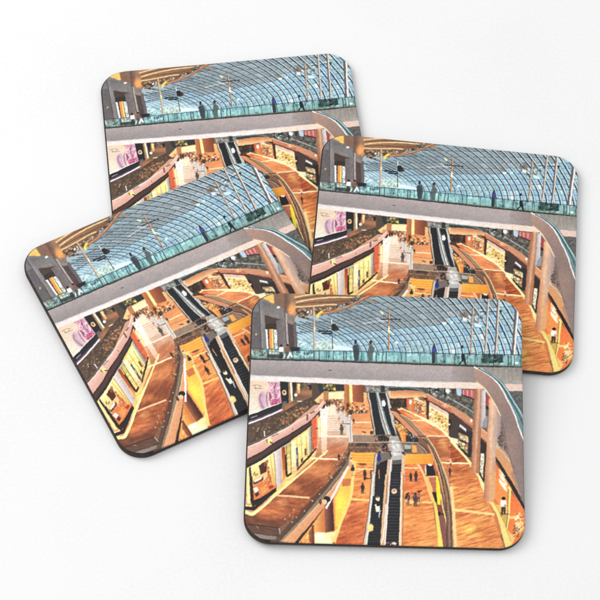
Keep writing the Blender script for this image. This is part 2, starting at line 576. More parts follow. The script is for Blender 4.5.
P('A2', (250, 206, 150), 440, 262, 464, 262, 462, 335, 446, 340)
O('A2', (255, 238, 206), 430, 352, 12, 14)
bits('A2', [(84, 74, 68), (132, 112, 96), (64, 60, 58), (176, 140, 112)], 40, 30, 470, 255, 610, 258, 610, 300, 470, 300, al=.7)
P('A2', (52, 50, 50), 534, 270, 556, 268, 558, 310, 538, 312)
glow('A2', (206, 146, 106), 520, 330, 130, 40, .7)
glow('A2', (196, 132, 92), 380, 450, 80, 50, .7)
L('A2', (246, 222, 196), 7, 440, 404, 500, 402, 580, 404)
# planter behind the left parapet
P('A3', (106, 86, 72), 36, 80, 330, -35, 460, -110, 620, -180, 656, -122, 612, -70, 560, -20, 330, 112, 36, 250)
bits('A3', [(124, 104, 86), (92, 76, 64), (140, 104, 80), (108, 96, 80), (82, 70, 62), (160, 114, 84)], 240, 22, 40, 90, 330, -30, 560, -140, 560, -20, 330, 100, 40, 240, al=.6)
bits('A3', [(240, 232, 220), (226, 190, 150)], 20, 11, 40, 100, 330, -20, 560, -130, 560, -20, 330, 100, 40, 230)
bits('A2', [(206, 140, 96), (226, 166, 120)], 40, 22, 300, 530, 420, 470, 520, 430, 530, 470, 400, 560, 320, 590, al=.5)
L('A3', (236, 232, 224), 8, 178, 120, 182, 165)
L('A3', (140, 130, 118), 5, 36, 232, 180, 172, 330, 98, 480, 10, 600, -90, 700, -180)

# ---- right of the poster: the far mall in the middle
P('B2', (108, 92, 78), 0, 258, 95, 262, 90, 330, 0, 400)
P('B2', (70, 76, 74), 40, 262, 260, 268, 256, 325, 60, 330)
bits('B2', [(220, 190, 60), (240, 215, 120), (90, 90, 80), (120, 110, 90)], 28, 24, 85, 268, 185, 272, 180, 312, 90, 310)
P('B2', (236, 196, 146), 18, 392, 88, 330, 258, 318, 258, 388, 130, 388, 42, 416)
P('B2', (248, 218, 176), 130, 336, 258, 326, 258, 384, 132, 384)
P('B2', (196, 140, 100), 90, 322, 132, 320, 134, 392, 92, 400)
P('B2', (214, 160, 118), 60, 384, 420, 384, 420, 620, 60, 620)
bits('B2', [(92, 70, 60), (240, 190, 130), (180, 110, 76), (232, 214, 196), (140, 96, 74)], 110, 24, 110, 388, 300, 390, 310, 520, 180, 470, 110, 440)
# pale floor, left aisle
P('B3', (212, 166, 142), 20, -90, 180, -90, 300, 20, 300, 210, 240, 330, -30, 700, -700, 1000, -700, 500)
P('B2', (240, 216, 192), 98, 440, 182, 430, 232, 600, 250, 640, 40, 640)
P('B2', (220, 120, 80), 0, 580, 50, 530, 44, 640, 0, 640)
P('B2', (226, 190, 168), 180, 440, 300, 540, 300, 680, 236, 640)
bits('B2', [(250, 236, 220), (200, 150, 130), (236, 206, 184), (120, 90, 80)], 50, 18, 190, 450, 300, 540, 300, 640, 230, 610)
for y in range(0, 150, 18):
    L('B3', (196, 150, 132), 5, 124, y, 286, y + 3, al=.6)
# big round pillar and little shops around it
G('B2', (206, 138, 92), (190, 120, 82), (255, 0, 300, 0), 255, 262, 300, 264, 300, 420, 258, 470)
P('B2', (252, 218, 156), 296, 264, 322, 264, 326, 410, 300, 412)
G('B2', (190, 116, 82), (140, 84, 62), (322, 0, 420, 0), 320, 264, 424, 268, 412, 412, 326, 402)
P('B2', (228, 164, 108), 326, 405, 410, 412, 446, 430, 446, 520, 330, 500)
bits('B2', [(250, 200, 130), (214, 126, 74), (110, 74, 58), (240, 222, 200), (196, 96, 56)], 100, 24, 280, 410, 446, 430, 470, 580, 300, 560)
G('B2', (238, 186, 134), (222, 140, 92), (430, 340, 470, 600), 412, 330, 458, 340, 500, 640, 440, 640, 416, 420)
G('B2', (226, 150, 100), (236, 180, 130), (300, 500, 470, 620), 300, 520, 480, 520, 500, 680, 310, 680, al=.7)
bits('B2', [(70, 56, 50), (96, 70, 58), (60, 70, 70)], 34, 22, 270, 470, 440, 480, 440, 560, 320, 565, al=.85)
bits('B2', [(244, 214, 184), (200, 120, 76)], 30, 18, 400, 440, 480, 450, 490, 600, 420, 590)
walker('B2', 120, 445, 48, (70, 62, 60), (50, 46, 46))
walker('B2', 138, 440, 44, (90, 60, 54), (50, 46, 46))
walker('B2', 212, 480, 60, (206, 160, 130), (120, 90, 80))
walker('B2', 284, 470, 60, (120, 60, 50), (60, 46, 44))
# pale post along the aisle
P('B3', (226, 216, 204), 290, -10, 312, -10, 328, 205, 298, 214)
L('B3', (150, 130, 114), 5, 304, 0, 310, 205)
P('B2', (214, 206, 198), 210, 500, 230, 480, 292, 560, 300, 690, 280, 690, 270, 590)
L('B2', (96, 84, 78), 9, 238, 578, 300, 582)

# ---- left curved parapet, underside and shops
par_t = (36, 252, 180, 186, 330, 110, 480, 20, 560, -26, 612, -72, 654, -124)
par_b = (36, 348, 160, 285, 285, 200, 410, 130, 545, 40, 620, -34, 664, -96)
P('A3', (250, 206, 134), 36, 380, 290, 230, 440, 140, 600, 20, 660, -60, 680, 250, 440, 455, 280, 640, 36, 660)
band('A3', (104, 78, 72), par_b, (36, 415, 160, 350, 285, 268, 420, 175, 560, 70, 632, -18, 668, -88))
band('A3', (76, 58, 56), (36, 392, 160, 326, 285, 246, 420, 160, 560, 58, 632, -24), (36, 415, 160, 350, 285, 268, 420, 175, 560, 71, 632, -14))
band('A3', (230, 186, 172), par_t, par_b, (206, 158, 142), (200, 180, 260, 260))
L('A3', (244, 212, 198), 8, *par_t)
L('A3', (70, 54, 52), 8, *par_b)
P('A3', (252, 226, 150), 196, 196, 226, 176, 240, 200, 220, 224, 204, 218)
P('A3', (176, 132, 70), 186, 186, 200, 180, 206, 218, 194, 214)
L('A3', (92, 68, 62), 9, 220, 208, 258, 222, 290, 205)
L('A3', (120, 92, 84), 6, 236, 164, 290, 140)
L('A3', (160, 116, 104), 7, 402, 92, 406, 116)
P('A3', (150, 112, 92), 512, -10, 528, -18, 532, 30, 516, 36)
L('A2', (140, 112, 96), 9, 545, 500, 580, 482)
# shops, from left
Z = 'shops'
G(Z, (253, 226, 176), (236, 168, 106), (110, 360, 130, 580), 40, 405, 165, 330, 205, 520, 110, 612, 44, 640)
P(Z, (226, 140, 84), 62, 520, 120, 480, 192, 440, 206, 522, 112, 610, 66, 620)
P(Z, (250, 214, 150), 56, 420, 100, 395, 104, 450, 64, 476)
P(Z, (112, 64, 46), 100, 392, 128, 372, 148, 376, 146, 430, 110, 446)
P(Z, (160, 96, 68), 128, 372, 148, 364, 152, 392, 130, 398)
P(Z, (196, 130, 88), 140, 362, 160, 356, 158, 378, 144, 380)
P(Z, (206, 120, 72), 148, 400, 162, 396, 172, 490, 158, 500)
P(Z, (122, 76, 56), 64, 492, 126, 460, 128, 478, 70, 510)
P(Z, (250, 240, 222), 72, 484, 118, 462, 118, 472, 74, 494)
for (x, y) in ((66, 440), (78, 446), (72, 430), (88, 440)):
    P(Z, (150, 110, 84), x, y, x + 6, y - 3, x + 7, y + 12, x + 1, y + 14)
P(Z, (252, 238, 214), 66, 530, 90, 520, 100, 540, 78, 556)
P(Z, (110, 66, 54), 74, 560, 96, 548, 104, 566, 84, 582)
P(Z, (204, 74, 52), 158, 520, 186, 506, 190, 522, 164, 536)
P(Z, (204, 74, 52), 24, 560, 42, 560, 44, 580, 26, 580)
P(Z, (242, 172, 106), 110, 530, 150, 508, 156, 540, 118, 566, al=.7)
bits(Z, [(250, 226, 180), (176, 104, 70), (236, 156, 96), (252, 240, 220)], 26, 13, 66, 450, 160, 400, 186, 510, 110, 590, al=.8)
G(Z, (255, 232, 160), (244, 190, 110), (160, 340, 200, 500), 156, 340, 186, 322, 206, 512, 182, 506)
L(Z, (190, 130, 84), 3, 170, 336, 192, 508, sm=False)
P(Z, (74, 52, 46), 40, 406, 52, 399, 64, 610, 52, 620)
P(Z, (250, 220, 160), 26, 412, 40, 406, 50, 620, 30, 620)
P(Z, (70, 50, 44), 60, 606, 110, 588, 202, 524, 206, 546, 112, 616, 60, 640)
G(Z, (232, 216, 206), (204, 186, 178), (190, 400, 238, 400), 187, 312, 234, 284, 242, 490, 206, 532)
L(Z, (150, 118, 104), 4, 190, 318, 206, 528, sm=False)
G(Z, (176, 84, 54), (236, 156, 96), (250, 290, 255, 470), 236, 286, 256, 274, 268, 452, 246, 484)
P(Z, (70, 46, 42), 256, 330, 264, 326, 272, 450, 262, 456)
G(Z, (206, 190, 116), (246, 216, 146), (276, 280, 284, 440), 264, 274, 292, 256, 296, 438, 272, 456)
L(Z, (84, 62, 46), 4, 264, 276, 273, 454, sm=False)
L(Z, (120, 90, 62), 4, 291, 258, 296, 438, sm=False)
G(Z, (252, 230, 186), (240, 206, 156), (306, 250, 314, 430), 294, 254, 322, 236, 328, 420, 299, 438)
P(Z, (116, 98, 106), 323, 288, 335, 278, 340, 396, 327, 412)
P(Z, (236, 200, 160), 326, 330, 332, 326, 334, 350, 328, 354)
G(Z, (255, 234, 166), (246, 206, 132), (360, 210, 372, 370), 330, 228, 396, 182, 402, 328, 342, 388)
for xx in (352, 384):
    L(Z, (176, 126, 84), 3, xx, 214, xx + 8, 350, sm=False)
P(Z, (110, 76, 62), 374, 296, 384, 290, 386, 328, 377, 334)
P(Z, (120, 86, 68), 352, 356, 366, 344, 368, 366, 354, 378)
G(Z, (206, 196, 186), (170, 156, 148), (398, 200, 416, 200), 398, 172, 414, 158, 417, 318, 403, 330)
L(Z, (96, 84, 80), 3, 415, 160, 418, 316, sm=False)
G(Z, (190, 128, 92), (232, 160, 110), (425, 150, 432, 300), 416, 152, 440, 126, 444, 290, 419, 312)
P(Z, (92, 64, 58), 422, 240, 432, 234, 434, 290, 424, 298)
P(Z, (84, 60, 52), 266, 452, 296, 434, 298, 444, 268, 466)
P(Z, (84, 60, 52), 326, 414, 402, 332, 446, 284, 448, 294, 404, 346, 330, 424)
P(Z, (88, 66, 62), 236, 276, 292, 244, 294, 254, 240, 288)
for i in range(6):
    P(Z, (250, 246, 238), 240 + i * 9, 280 - i * 5.4, 246 + i * 9, 276.5 - i * 5.4, 246 + i * 9, 283 - i * 5.4, 240 + i * 9, 287 - i * 5.4)
P('B3', (228, 120, 84), -6, 30, 52, -10, 62, 210, 10, 280)
P('B3', (240, 172, 130), 34, 0, 52, -12, 62, 212, 40, 240)
L('B3', (120, 70, 60), 8, 28, 98, 66, 96)
L('B3', (250, 226, 190), 12, 52, 20, 60, 215)

# ---- left floor (polished brown) with cream inlays
flo = (40, 690, 110, 240, 600, -215, 120)
G('A3', (212, 132, 84), (156, 88, 56), (640, 250, 400, 700), 300, 606, 440, 468, 600, 325, 640, 200, 860, 160, 800, 330, 700, 520, 560, 720, 280, 900, 30, 900, 30, 790, 130, 760)
G('B3', (220, 176, 152), (206, 140, 104), (180, 160, 160, 330), 64, 150, 296, 160, 290, 215, 240, 330, 210, 346, 20, 340)
P('B3', (232, 206, 186), 118, 20, 292, 60, 292, 160, 64, 160, al=.5)
glow('B3', (216, 130, 84), 200, 270, 130, 70, .6)
glow('B3', (240, 166, 112), 40, 430, 200, 80, .55)
glow('A4', (236, 156, 100), 400, 70, 130, 50, .5)
glow('A3', (140, 78, 54), 560, 560, 120, 90, .5)
glow('B3', (150, 84, 60), 190, 400, 60, 90, .45)
grain('B3', -24, .18, 6, 2.0, -200, 160, 292, 165, 240, 360, 60, 620, -300, 900, tint=(.8, 1, 1.1), seed=3)
G('B3', (255, 244, 232), (236, 196, 166), (90, 0, 90, 320), 62, -60, 122, -60, 118, 280, 100, 318, 78, 300, al=.8)
bits('B3', [(255, 250, 244), (236, 210, 190), (200, 160, 140)], 20, 14, 60, -40, 124, -40, 118, 60, 62, 60)
L('B3', (255, 232, 196), 10, 64, 162, 180, 163, 292, 164)
L('B3', (255, 228, 182), 13, -10, 337, 100, 342, 205, 346)
G('A4', (184, 108, 70), (132, 82, 62), (260, 150, 160, 380), 20, 278, 100, 292, 275, 140, 560, 160, 470, 240, 290, 385, 20, 362)
glow('A4', (232, 142, 88), 220, 250, 150, 90, .75)
glow('A4', (238, 180, 120), 318, 185, 60, 40, .5)
grain('A4', 8, .26, 7, 2.4, 20, 280, 270, 130, 560, 150, 300, 385, 20, 365, tint=(.9, 1, 1), seed=5)
grain('A4', -30, .24, 7, 2.2, 300, 110, 430, 0, 640, -40, 640, 120, 540, 150, tint=(.8, 1, 1.05), seed=6)
bits('A4', [(238, 160, 104), (112, 76, 66), (206, 128, 86)], 30, 16, 330, 300, 440, 220, 500, 180, 500, 230, 360, 350, al=.6)
band('A4', (255, 222, 160), (25, 248, 100, 256, 280, 104, 400, 0, 560, -130, 680, -235), (25, 272, 104, 284, 282, 128, 428, 2, 580, -130, 690, -225))
L('A4', (238, 190, 150), 17, 278, 128, 400, 138, 540, 150)
# dark sill of the left shop
P('A4', (78, 56, 50), 60, -20, 80, -20, 100, 232, 78, 222)
P('A4', (72, 54, 50), 24, 214, 92, 224, 272, 66, 276, 92, 96, 252, 24, 244)
P('A4', (250, 214, 150), 24, 205, 78, 212, 80, 222, 24, 216)
# bottom left dark corner
P('A4', (116, 84, 68), 20, 362, 296, 386, 312, 500, 160, 530, 20, 470)
grain('A4', 5, .3, 8, 2.5, 20, 362, 296, 386, 312, 500, 160, 530, 20, 470, seed=8)
P('A4', (152, 138, 128), 96, 436, 302, 464, 302, 488, 140, 474)
P('A4', (110, 90, 78), 120, 480, 305, 492, 320, 520, 170, 530)
L('A4', (186, 150, 118), 6, 110, 372, 130, 392)
L('A4', (70, 56, 52), 6, 20, 360, 160, 372, 300, 388)
L('A4', (190, 186, 178), 5, 294, 388, 300, 430, 296, 490)
L('A4', (120, 96, 84), 5, 100, 300, 100, 400)

# ---- curved glass-railed parapet sweeping down the left
gl_l = (290, 500, 400, 385, 520, 258, 600, 160, 700, 40, 800, -90, 850, -180, 880, -290)
gl_r = (318, 500, 450, 370, 600, 212, 700, 100, 792, -20, 850, -110, 866, -200, 892, -292)
band('A4', (150, 124, 100), gl_l, gl_r)
band('A4', (116, 82, 66), (262, 480, 380, 352, 500, 230, 580, 130, 690, 20, 780, -100, 830, -190), gl_l, al=.85)
L('A4', (206, 186, 160), 6, *gl_r, al=.8)
L('A4', (92, 74, 62), 6, *gl_l, al=.8)
L('A4', (186, 170, 140), 5, 302, 500, 425, 378, 560, 235, 700, 70, 800, -60, al=.7)
for (x, y) in ((435, 305), (565, 176), (400, 345), (500, 255), (620, 120), (345, 320), (380, 290), (415, 242), (720, -10), (560, 172)):
    O('A4', (246, 226, 190), x, y, 5, 4, al=.85)
bits('B3', [(120, 88, 68), (190, 156, 120), (226, 200, 160), (96, 74, 62)], 60, 16, 200, 340, 280, 280, 285, 340, 120, 540, 60, 580, al=.55)
band('A4', (230, 172, 132), gl_r, (420, 508, 520, 395, 600, 300, 660, 230, 800, 40, 870, -85, 905, -170), (216, 150, 108), (500, 300, 620, 380))
L('A4', (246, 200, 160), 7, *gl_r[2:-4], al=.8)
band('A4', (84, 60, 52), (416, 510, 520, 390, 600, 296, 800, 40, 870, -80), (452, 516, 540, 405, 612, 318, 810, 60, 874, -70))
walker('B3', 214, 350, 50, (70, 56, 52), (60, 50, 48))
walker('B3', 236, 150, 85, (80, 96, 96), (110, 92, 86))

# ---- lower level, left part
P('B4', (240, 170, 100), -120, 520, 0, 365, 110, 212, 180, 120, 250, 0, 300, -60, 340, 0, 300, 170, 165, 520)
bits('A4', [(250, 200, 130), (200, 90, 60), (236, 150, 90), (250, 226, 180)], 30, 26, 466, 505, 570, 390, 600, 430, 600, 505)
P('A4', (150, 92, 66), 532, 420, 560, 385, 566, 505, 540, 505, al=.8)
P('A4', (255, 246, 220), 580, 440, 610, 430, 610, 505, 580, 505)
G('B4', (250, 206, 128), (255, 238, 190), (60, 380, 90, 510), 22, 428, 175, 425, 222, 370, 168, 522, 22, 522)
glow('B4', (255, 248, 214), 60, 450, 60, 40, .8)
P('B4', (150, 86, 60), -4, 370, 14, 366, 18, 520, -4, 520)
G('B4', (176, 116, 84), (112, 66, 54), (98, 0, 150, 0), 96, 218, 168, 120, 178, 412, 104, 430)
G('B4', (240, 176, 104), (220, 140, 82), (30, 300, 90, 300), 16, 350, 98, 222, 104, 425, 20, 425)
P('B4', (240, 160, 92), 166, 168, 192, 148, 192, 392, 178, 408)
P('B4', (250, 206, 92), 184, 150, 240, 60, 312, 48, 292, 165, 224, 360, 186, 385)
glow('B4', (252, 232, 96), 228, 190, 52, 120, .7)
G('B3', (244, 176, 98), (248, 206, 92), (300, 430, 240, 610), 278, 420, 345, 398, 318, 610, 205, 610)
P('B3', (206, 132, 78), 258, 500, 312, 498, 304, 556, 246, 556)
L('B3', (255, 244, 222), 14, 292, 405, 240, 500, 180, 612, 110, 740, w2=18)
# lower floor, centre left
G('B4', (238, 150, 90), (216, 124, 78), (390, 0, 250, 500), 332, -200, 480, -200, 478, 100, 412, 522, 160, 522, 300, 180)
P('B3', (242, 160, 96), 335, 385, 492, 385, 484, 640, 318, 640)
glow('B4', (244, 164, 92), 400, 120, 90, 120, .5)
glow('B4', (196, 98, 54), 330, 330, 110, 130, .45)
glow('B4', (190, 92, 50), 240, 490, 110, 70, .4)
grain('B4', -20, .34, 8, 1.3, 330, -200, 480, -200, 412, 522, 160, 522, 300, 180, tint=(.7, 1, 1.1), seed=11)
L('B3', (255, 214, 150), 10, 340, 421, 490, 426)
L('B3', (246, 190, 130), 7, 330, 498, 480, 500, al=.7)
L('B4', (255, 206, 128), 17, 300, 160, 380, 163, 462, 168)
L('B4', (255, 212, 130), 24, 345, -180, 326, 0, 302, 160, 226, 352, 176, 505)
P('B4', (216, 132, 82), 244, -2, 308, -2, 306, 52, 238, 58)
O('B3', (150, 92, 60), 402, 383, 34, 9)
# yellow soffit
P('B3', (246, 182, 84), 308, 292, 505, 292, 502, 384, 312, 372)
for y in (312, 334, 356):
    L('B3', (232, 156, 70), 6, 312, y, 500, y + 3, al=.8)
P('B3', (255, 206, 130), 308, 355, 360, 360, 345, 400, 300, 392)
# landing balcony, centre left
G('B3', (228, 156, 108), (236, 176, 124), (400, 0, 420, 140), 318, -20, 480, -20, 504, 152, 326, 152)
L('B3', (255, 222, 180), 8, 318, 54, 400, 50, 474, 48)
L('B3', (190, 110, 74), 6, 330, 90, 480, 100, al=.6)
walker('B3', 332, 58, 40, (60, 66, 62), (50, 46, 44))
L('B3', (96, 60, 48), 9, 400, 122, 432, 132)
P('B3', (90, 74, 50), 462, 120, 488, 120, 486, 176, 466, 176)
P('B3', (170, 142, 122), 322, 150, 524, 150, 516, 216, 326, 208)
L('B3', (214, 186, 162), 6, 322, 150, 524, 150)
grain('B3', 90, .12, 6, 2, 322, 150, 524, 150, 516, 216, 326, 208, seed=14)
P('B3', (132, 98, 78), 288, 216, 502, 214, 502, 290, 290, 286)
P('B3', (86, 70, 62), 350, 214, 452, 214, 446, 240, 360, 242)
L('B3', (170, 134, 108), 6, 290, 250, 500, 252, al=.8)
L('B3', (200, 176, 152), 7, 290, 212, 504, 212)
bits('B3', [(160, 120, 92), (100, 76, 64), (190, 150, 116)], 40, 20, 290, 220, 500, 220, 500, 286, 292, 284, al=.5)
# people, lower left floor
walker('B3', 312, 392, 60, (230, 206, 170), (200, 170, 130))
walker('B3', 324, 475, 85, (58, 50, 48), (226, 170, 120))
walker('B3', 421, 506, 82, (70, 58, 52), (60, 48, 44))
walker('B3', 474, 496, 68, (120, 66, 48), (70, 52, 46))
L('B3', (70, 58, 52), 8, 425, 496, 478, 500)
walker('B4', 404, 112, 85, (70, 46, 42), (62, 48, 50))
walker('B4', 420, 12, 30, (60, 46, 42), (56, 48, 48))

# ---- right side under the bridge
P('C2', (108, 104, 96), 0, 262, 620, 280, 620, 480, 350, 345, 0, 330)
P('C2', (78, 86, 84), -20, 276, 260, 286, 355, 345, 350, 360, 250, 322, -20, 318)
L('C2', (150, 160, 156), 6, 10, 286, 180, 290, 290, 305, 350, 345)
bits('C2', [(70, 66, 64), (170, 170, 164), (130, 124, 114), (92, 98, 96), (220, 222, 220)], 90, 26, 360, 292, 605, 298, 605, 420, 380, 345, al=.7)
P('C2', (232, 236, 240), 508, 302, 540, 304, 536, 336, 506, 330)
P('C2', (48, 48, 50), 498, 300, 508, 300, 508, 345, 498, 350)
P('C2', (60, 58, 58), 420, 298, 452, 300, 456, 320, 424, 316)
L('C2', (46, 46, 48), 8, 380, 290, 384, 335)
G('C2', (206, 146, 110), (250, 208, 160), (180, 320, 180, 385), 32, 322, 180, 312, 300, 318, 358, 345, 352, 395, 308, 366, 180, 376, 44, 378)
P('C2', (238, 194, 160), 30, 320, 70, 318, 60, 378, 42, 380)
glow('C2', (255, 232, 196), 272, 380, 34, 24, .9)
P('C2', (78, 62, 54), 46, 380, 195, 380, 195, 452, 60, 460)
bits('C2', [(110, 84, 68), (56, 48, 44), (150, 106, 76)], 26, 22, 60, 390, 190, 385, 190, 450, 64, 452, al=.7)
P('C2', (214, 152, 100), 195, 378, 352, 396, 352, 570, 240, 500, 195, 452)
P('C2', (222, 116, 70), 196, 380, 214, 380, 214, 460, 196, 452)
P('C2', (226, 130, 78), 238, 380, 258, 384, 262, 490, 240, 480)
bits('C2', [(250, 206, 140), (180, 104, 70), (240, 180, 120), (120, 78, 60), (250, 232, 206)], 100, 20, 258, 392, 350, 410, 350, 545, 262, 490)
O('C2', (246, 236, 226), 226, 408, 12, 20)
L('C2', (250, 222, 180), 9, 255, 384, 300, 396, 352, 420)
P('C2', (112, 72, 54), 310, 360, 372, 380, 372, 562, 352, 555, 352, 400)
# upper right floor and its cream inlays
G('C2', (222, 116, 66), (236, 150, 96), (120, 470, 300, 600), 66, 468, 160, 452, 380, 575, 620, 760, 620, 700, 400, 575, 420, 640, 350, 700, 160, 560)
P('C3', (232, 150, 100), 180, -50, 350, -10, 535, 160, 350, 165, 200, 30)
grain('C3', 25, .24, 8, 1.5, 60, -80, 350, -20, 535, 160, 350, 165, seed=17)
L('C2', (255, 222, 172), 8, 76, 470, 170, 464)
L('C2', (255, 222, 172), 9, 150, 454, 260, 508, 345, 558, 420, 600)
L('C2', (250, 206, 150), 8, 215, 556, 335, 554)
L('C3', (255, 226, 180), 8, 210, 36, 350, 36)
# right shopfront row
P('C2', (242, 214, 146), 370, 400, 534, 480, 530, 680, 366, 560)
P('C2', (226, 192, 170), 374, 402, 524, 482, 522, 520, 374, 446)
bits('C2', [(252, 236, 190), (214, 166, 96), (236, 196, 120), (170, 110, 70), (250, 244, 226), (220, 190, 90)], 130, 22, 376, 450, 526, 530, 524, 660, 370, 556, al=.75)
L('C2', (250, 240, 220), 7, 376, 444, 520, 518)
P('C2', (96, 64, 52), 356, 392, 376, 402, 372, 566, 356, 556)
P('C2', (102, 78, 70), 526, 478, 620, 520, 620, 780, 526, 690)
P('C2', (70, 56, 54), 530, 540, 612, 570, 612, 640, 530, 620)
L('C2', (232, 196, 150), 7, 528, 478, 530, 690)
O('C3', (255, 240, 206), 538, 68, 6, 8)
band('C2', (214, 150, 120), (356, 340, 460, 398, 600, 478, 720, 570, 800, 640), (366, 396, 440, 432, 600, 530, 720, 618, 800, 680), (196, 126, 96), (450, 390, 430, 440))
L('C2', (240, 200, 170), 6, 356, 340, 460, 398, 600, 478, 720, 570)
L('C2', (92, 66, 56), 9, 366, 398, 440, 436, 600, 534, 720, 624)
bits('C2', [(255, 236, 200), (240, 160, 110)], 8, 18, 480, 425, 540, 425, 530, 450, 490, 448)
# between deck and shops, right
P('D2', (116, 108, 100), -10, 290, 190, 305, 190, 560, 160, 545, -10, 440)
P('D2', (200, 118, 116), 84, 306, 190, 312, 186, 384, 84, 352)
for x in (90, 122, 156):
    L('D2', (236, 176, 168), 8, x, 310, x + 2, 362)
L('D2', (60, 52, 52), 9, 76, 350, 186, 388)
P('D2', (188, 200, 214), 34, 300, 76, 304, 72, 362, 38, 350)
P('D2', (82, 76, 72), 0, 300, 30, 300, 20, 345, 0, 350)
bits('D2', [(90, 96, 90), (140, 132, 118), (76, 74, 68), (170, 150, 130)], 80, 28, 0, 350, 185, 400, 180, 540, 60, 470, 0, 420, al=.6)
L('D2', (200, 210, 206), 5, 0, 388, 90, 440, 172, 490)
band('D2', (208, 152, 122), (-10, 432, 90, 492, 172, 552), (-10, 486, 90, 548, 172, 604))
O('D2', (255, 232, 196), 152, 556, 8, 14)
P('D3', (96, 78, 70), -5, -30, 40, 0, 172, 112, 166, 326, 120, 328, 48, 245, -5, 180)
P('D3', (74, 62, 60), 46, 100, 164, 130, 166, 326, 120, 326, 48, 240)
for i in range(5):
    P('D3', (240, 236, 222), 62 + i * 10, 62 + i * 9, 72 + i * 10, 68 + i * 9, 70 + i * 10, 90 + i * 9, 62 + i * 10, 86 + i * 9)
P('D3', (172, 152, 112), 52, 130, 130, 166, 124, 302, 52, 232)
bits('D3', [(236, 220, 176), (110, 92, 76), (206, 110, 70), (196, 196, 140), (250, 240, 210)], 50, 22, 54, 140, 126, 170, 122, 290, 54, 228)
P('D3', (84, 70, 64), 58, 180, 120, 208, 120, 226, 58, 198)
P('D3', (240, 216, 178), -5, 172, 46, 182, 50, 230, -5, 202)
# right aisle floor
G('C3', (194, 120, 84), (218, 142, 92), (420, 180, 560, 480), 360, 165, 532, 165, 610, 262, 700, 380, 850, 620, 1000, 900, 800, 1100, 590, 1060, 575, 800, 540, 600, 450, 330)
glow('C3', (250, 184, 112), 484, 220, 50, 70, .7)
P('D3', (190, 102, 62), -10, 215, 60, 285, 125, 368, -10, 370)
G('D3', (230, 146, 88), (240, 160, 96), (60, 400, 100, 620), -10, 388, 140, 395, 255, 580, 330, 800, 420, 1060, -10, 1060)
glow('D4', (252, 182, 96), 90, 160, 110, 60, .6)
glow('D4', (252, 184, 96), 150, 405, 150, 70, .75)
P('D4', (196, 106, 62), 0, 0, 250, 0, 220, 50, 0, 60, al=.35)
glow('D3', (176, 98, 58), 60, 440, 150, 70, .5)
glow('D4', (190, 104, 60), 40, 290, 130, 60, .45)
glow('D4', (196, 108, 60), 300, 420, 120, 110, .35)
glow('C3', (160, 88, 56), 440, 290, 90, 70, .45)
grain('D3', -20, .40, 9, 1.2, -30, 215, 130, 330, 420, 1060, -20, 1060, tint=(.7, 1, 1.1), seed=21)
grain('C3', -10, .30, 9, 1.3, 370, 165, 530, 165, 600, 270, 610, 600, 540, 600, 450, 330, tint=(.7, 1, 1.1), seed=22)
L('C3', (255, 226, 176), 9, 360, 161, 440, 160, 524, 161)
L('C3', (255, 224, 172), 12, 470, 371, 560, 376, 690, 379)
L('D4', (255, 208, 140), 20, -20, 242, 120, 256, 338, 284)
band('D3', (250, 218, 158), (-15, 178, 110, 318, 158, 376, 225, 440, 300, 640), (-15, 206, 100, 335, 145, 400, 205, 490, 262, 640))
L('C3', (255, 226, 178), 15, 262, -12, 400, 55, 530, 162, 600, 245)
walker('C3', 548, 400, 55, (232, 196, 180), (150, 90, 76), head=(240, 220, 205))
walker('C3', 542, 475, 62, (110, 58, 46), (90, 60, 52))
# right shop between the columns
P('D3', (78, 62, 56), 226, 170, 275, 225, 256, 540, 215, 470)
P('D3', (228, 218, 194), 228, 296, 258, 300, 246, 500, 222, 440)
bits('D3', [(200, 180, 150), (246, 240, 224), (160, 140, 120)], 18, 16, 230, 300, 256, 305, 244, 480, 226, 430)
P('D3', (214, 158, 122), 232, 96, 290, 140, 285, 214, 228, 165)
L('D3', (246, 206, 170), 6, 232, 98, 288, 140)
P('D2', (120, 118, 114), 262, 320, 300, 345, 300, 620, 262, 620)
P('D2', (180, 92, 90), 268, 348, 300, 370, 300, 440, 268, 438)
P('D2', (70, 64, 62), 266, 434, 300, 444, 300, 470, 266, 464)
P('D3', (160, 160, 164), 222, 0, 285, 0, 280, 92, 222, 92)
# column behind
Z = 'gallery'
G(Z, (178, 126, 98), (226, 186, 160), (298, 200, 322, 202), 300, 48, 326, 52, 322, 300, 314, 560, 276, 546, 284, 300)
G(Z, (224, 184, 158), (186, 132, 102), (312, 200, 334, 202), 322, 52, 340, 54, 336, 300, 326, 564, 304, 556, 312, 300)
G(Z, (196, 178, 170), (212, 206, 208), (334, 100, 362, 100), 336, 54, 364, 62, 362, 222, 336, 290, 330, 290)
for yy_ in range(0, 180, 20):
    P(Z, (206, 138, 92), 284, 360 + yy_, 330, 360 + yy_, 326, 564, 276, 546, al=.07)
L(Z, (150, 110, 92), 4, 336, 60, 334, 290, 324, 560, al=.7)
grain('D2', 88, .07, 10, 2, 170, 300, 270, 300, 240, 970, 150, 970, seed=30)

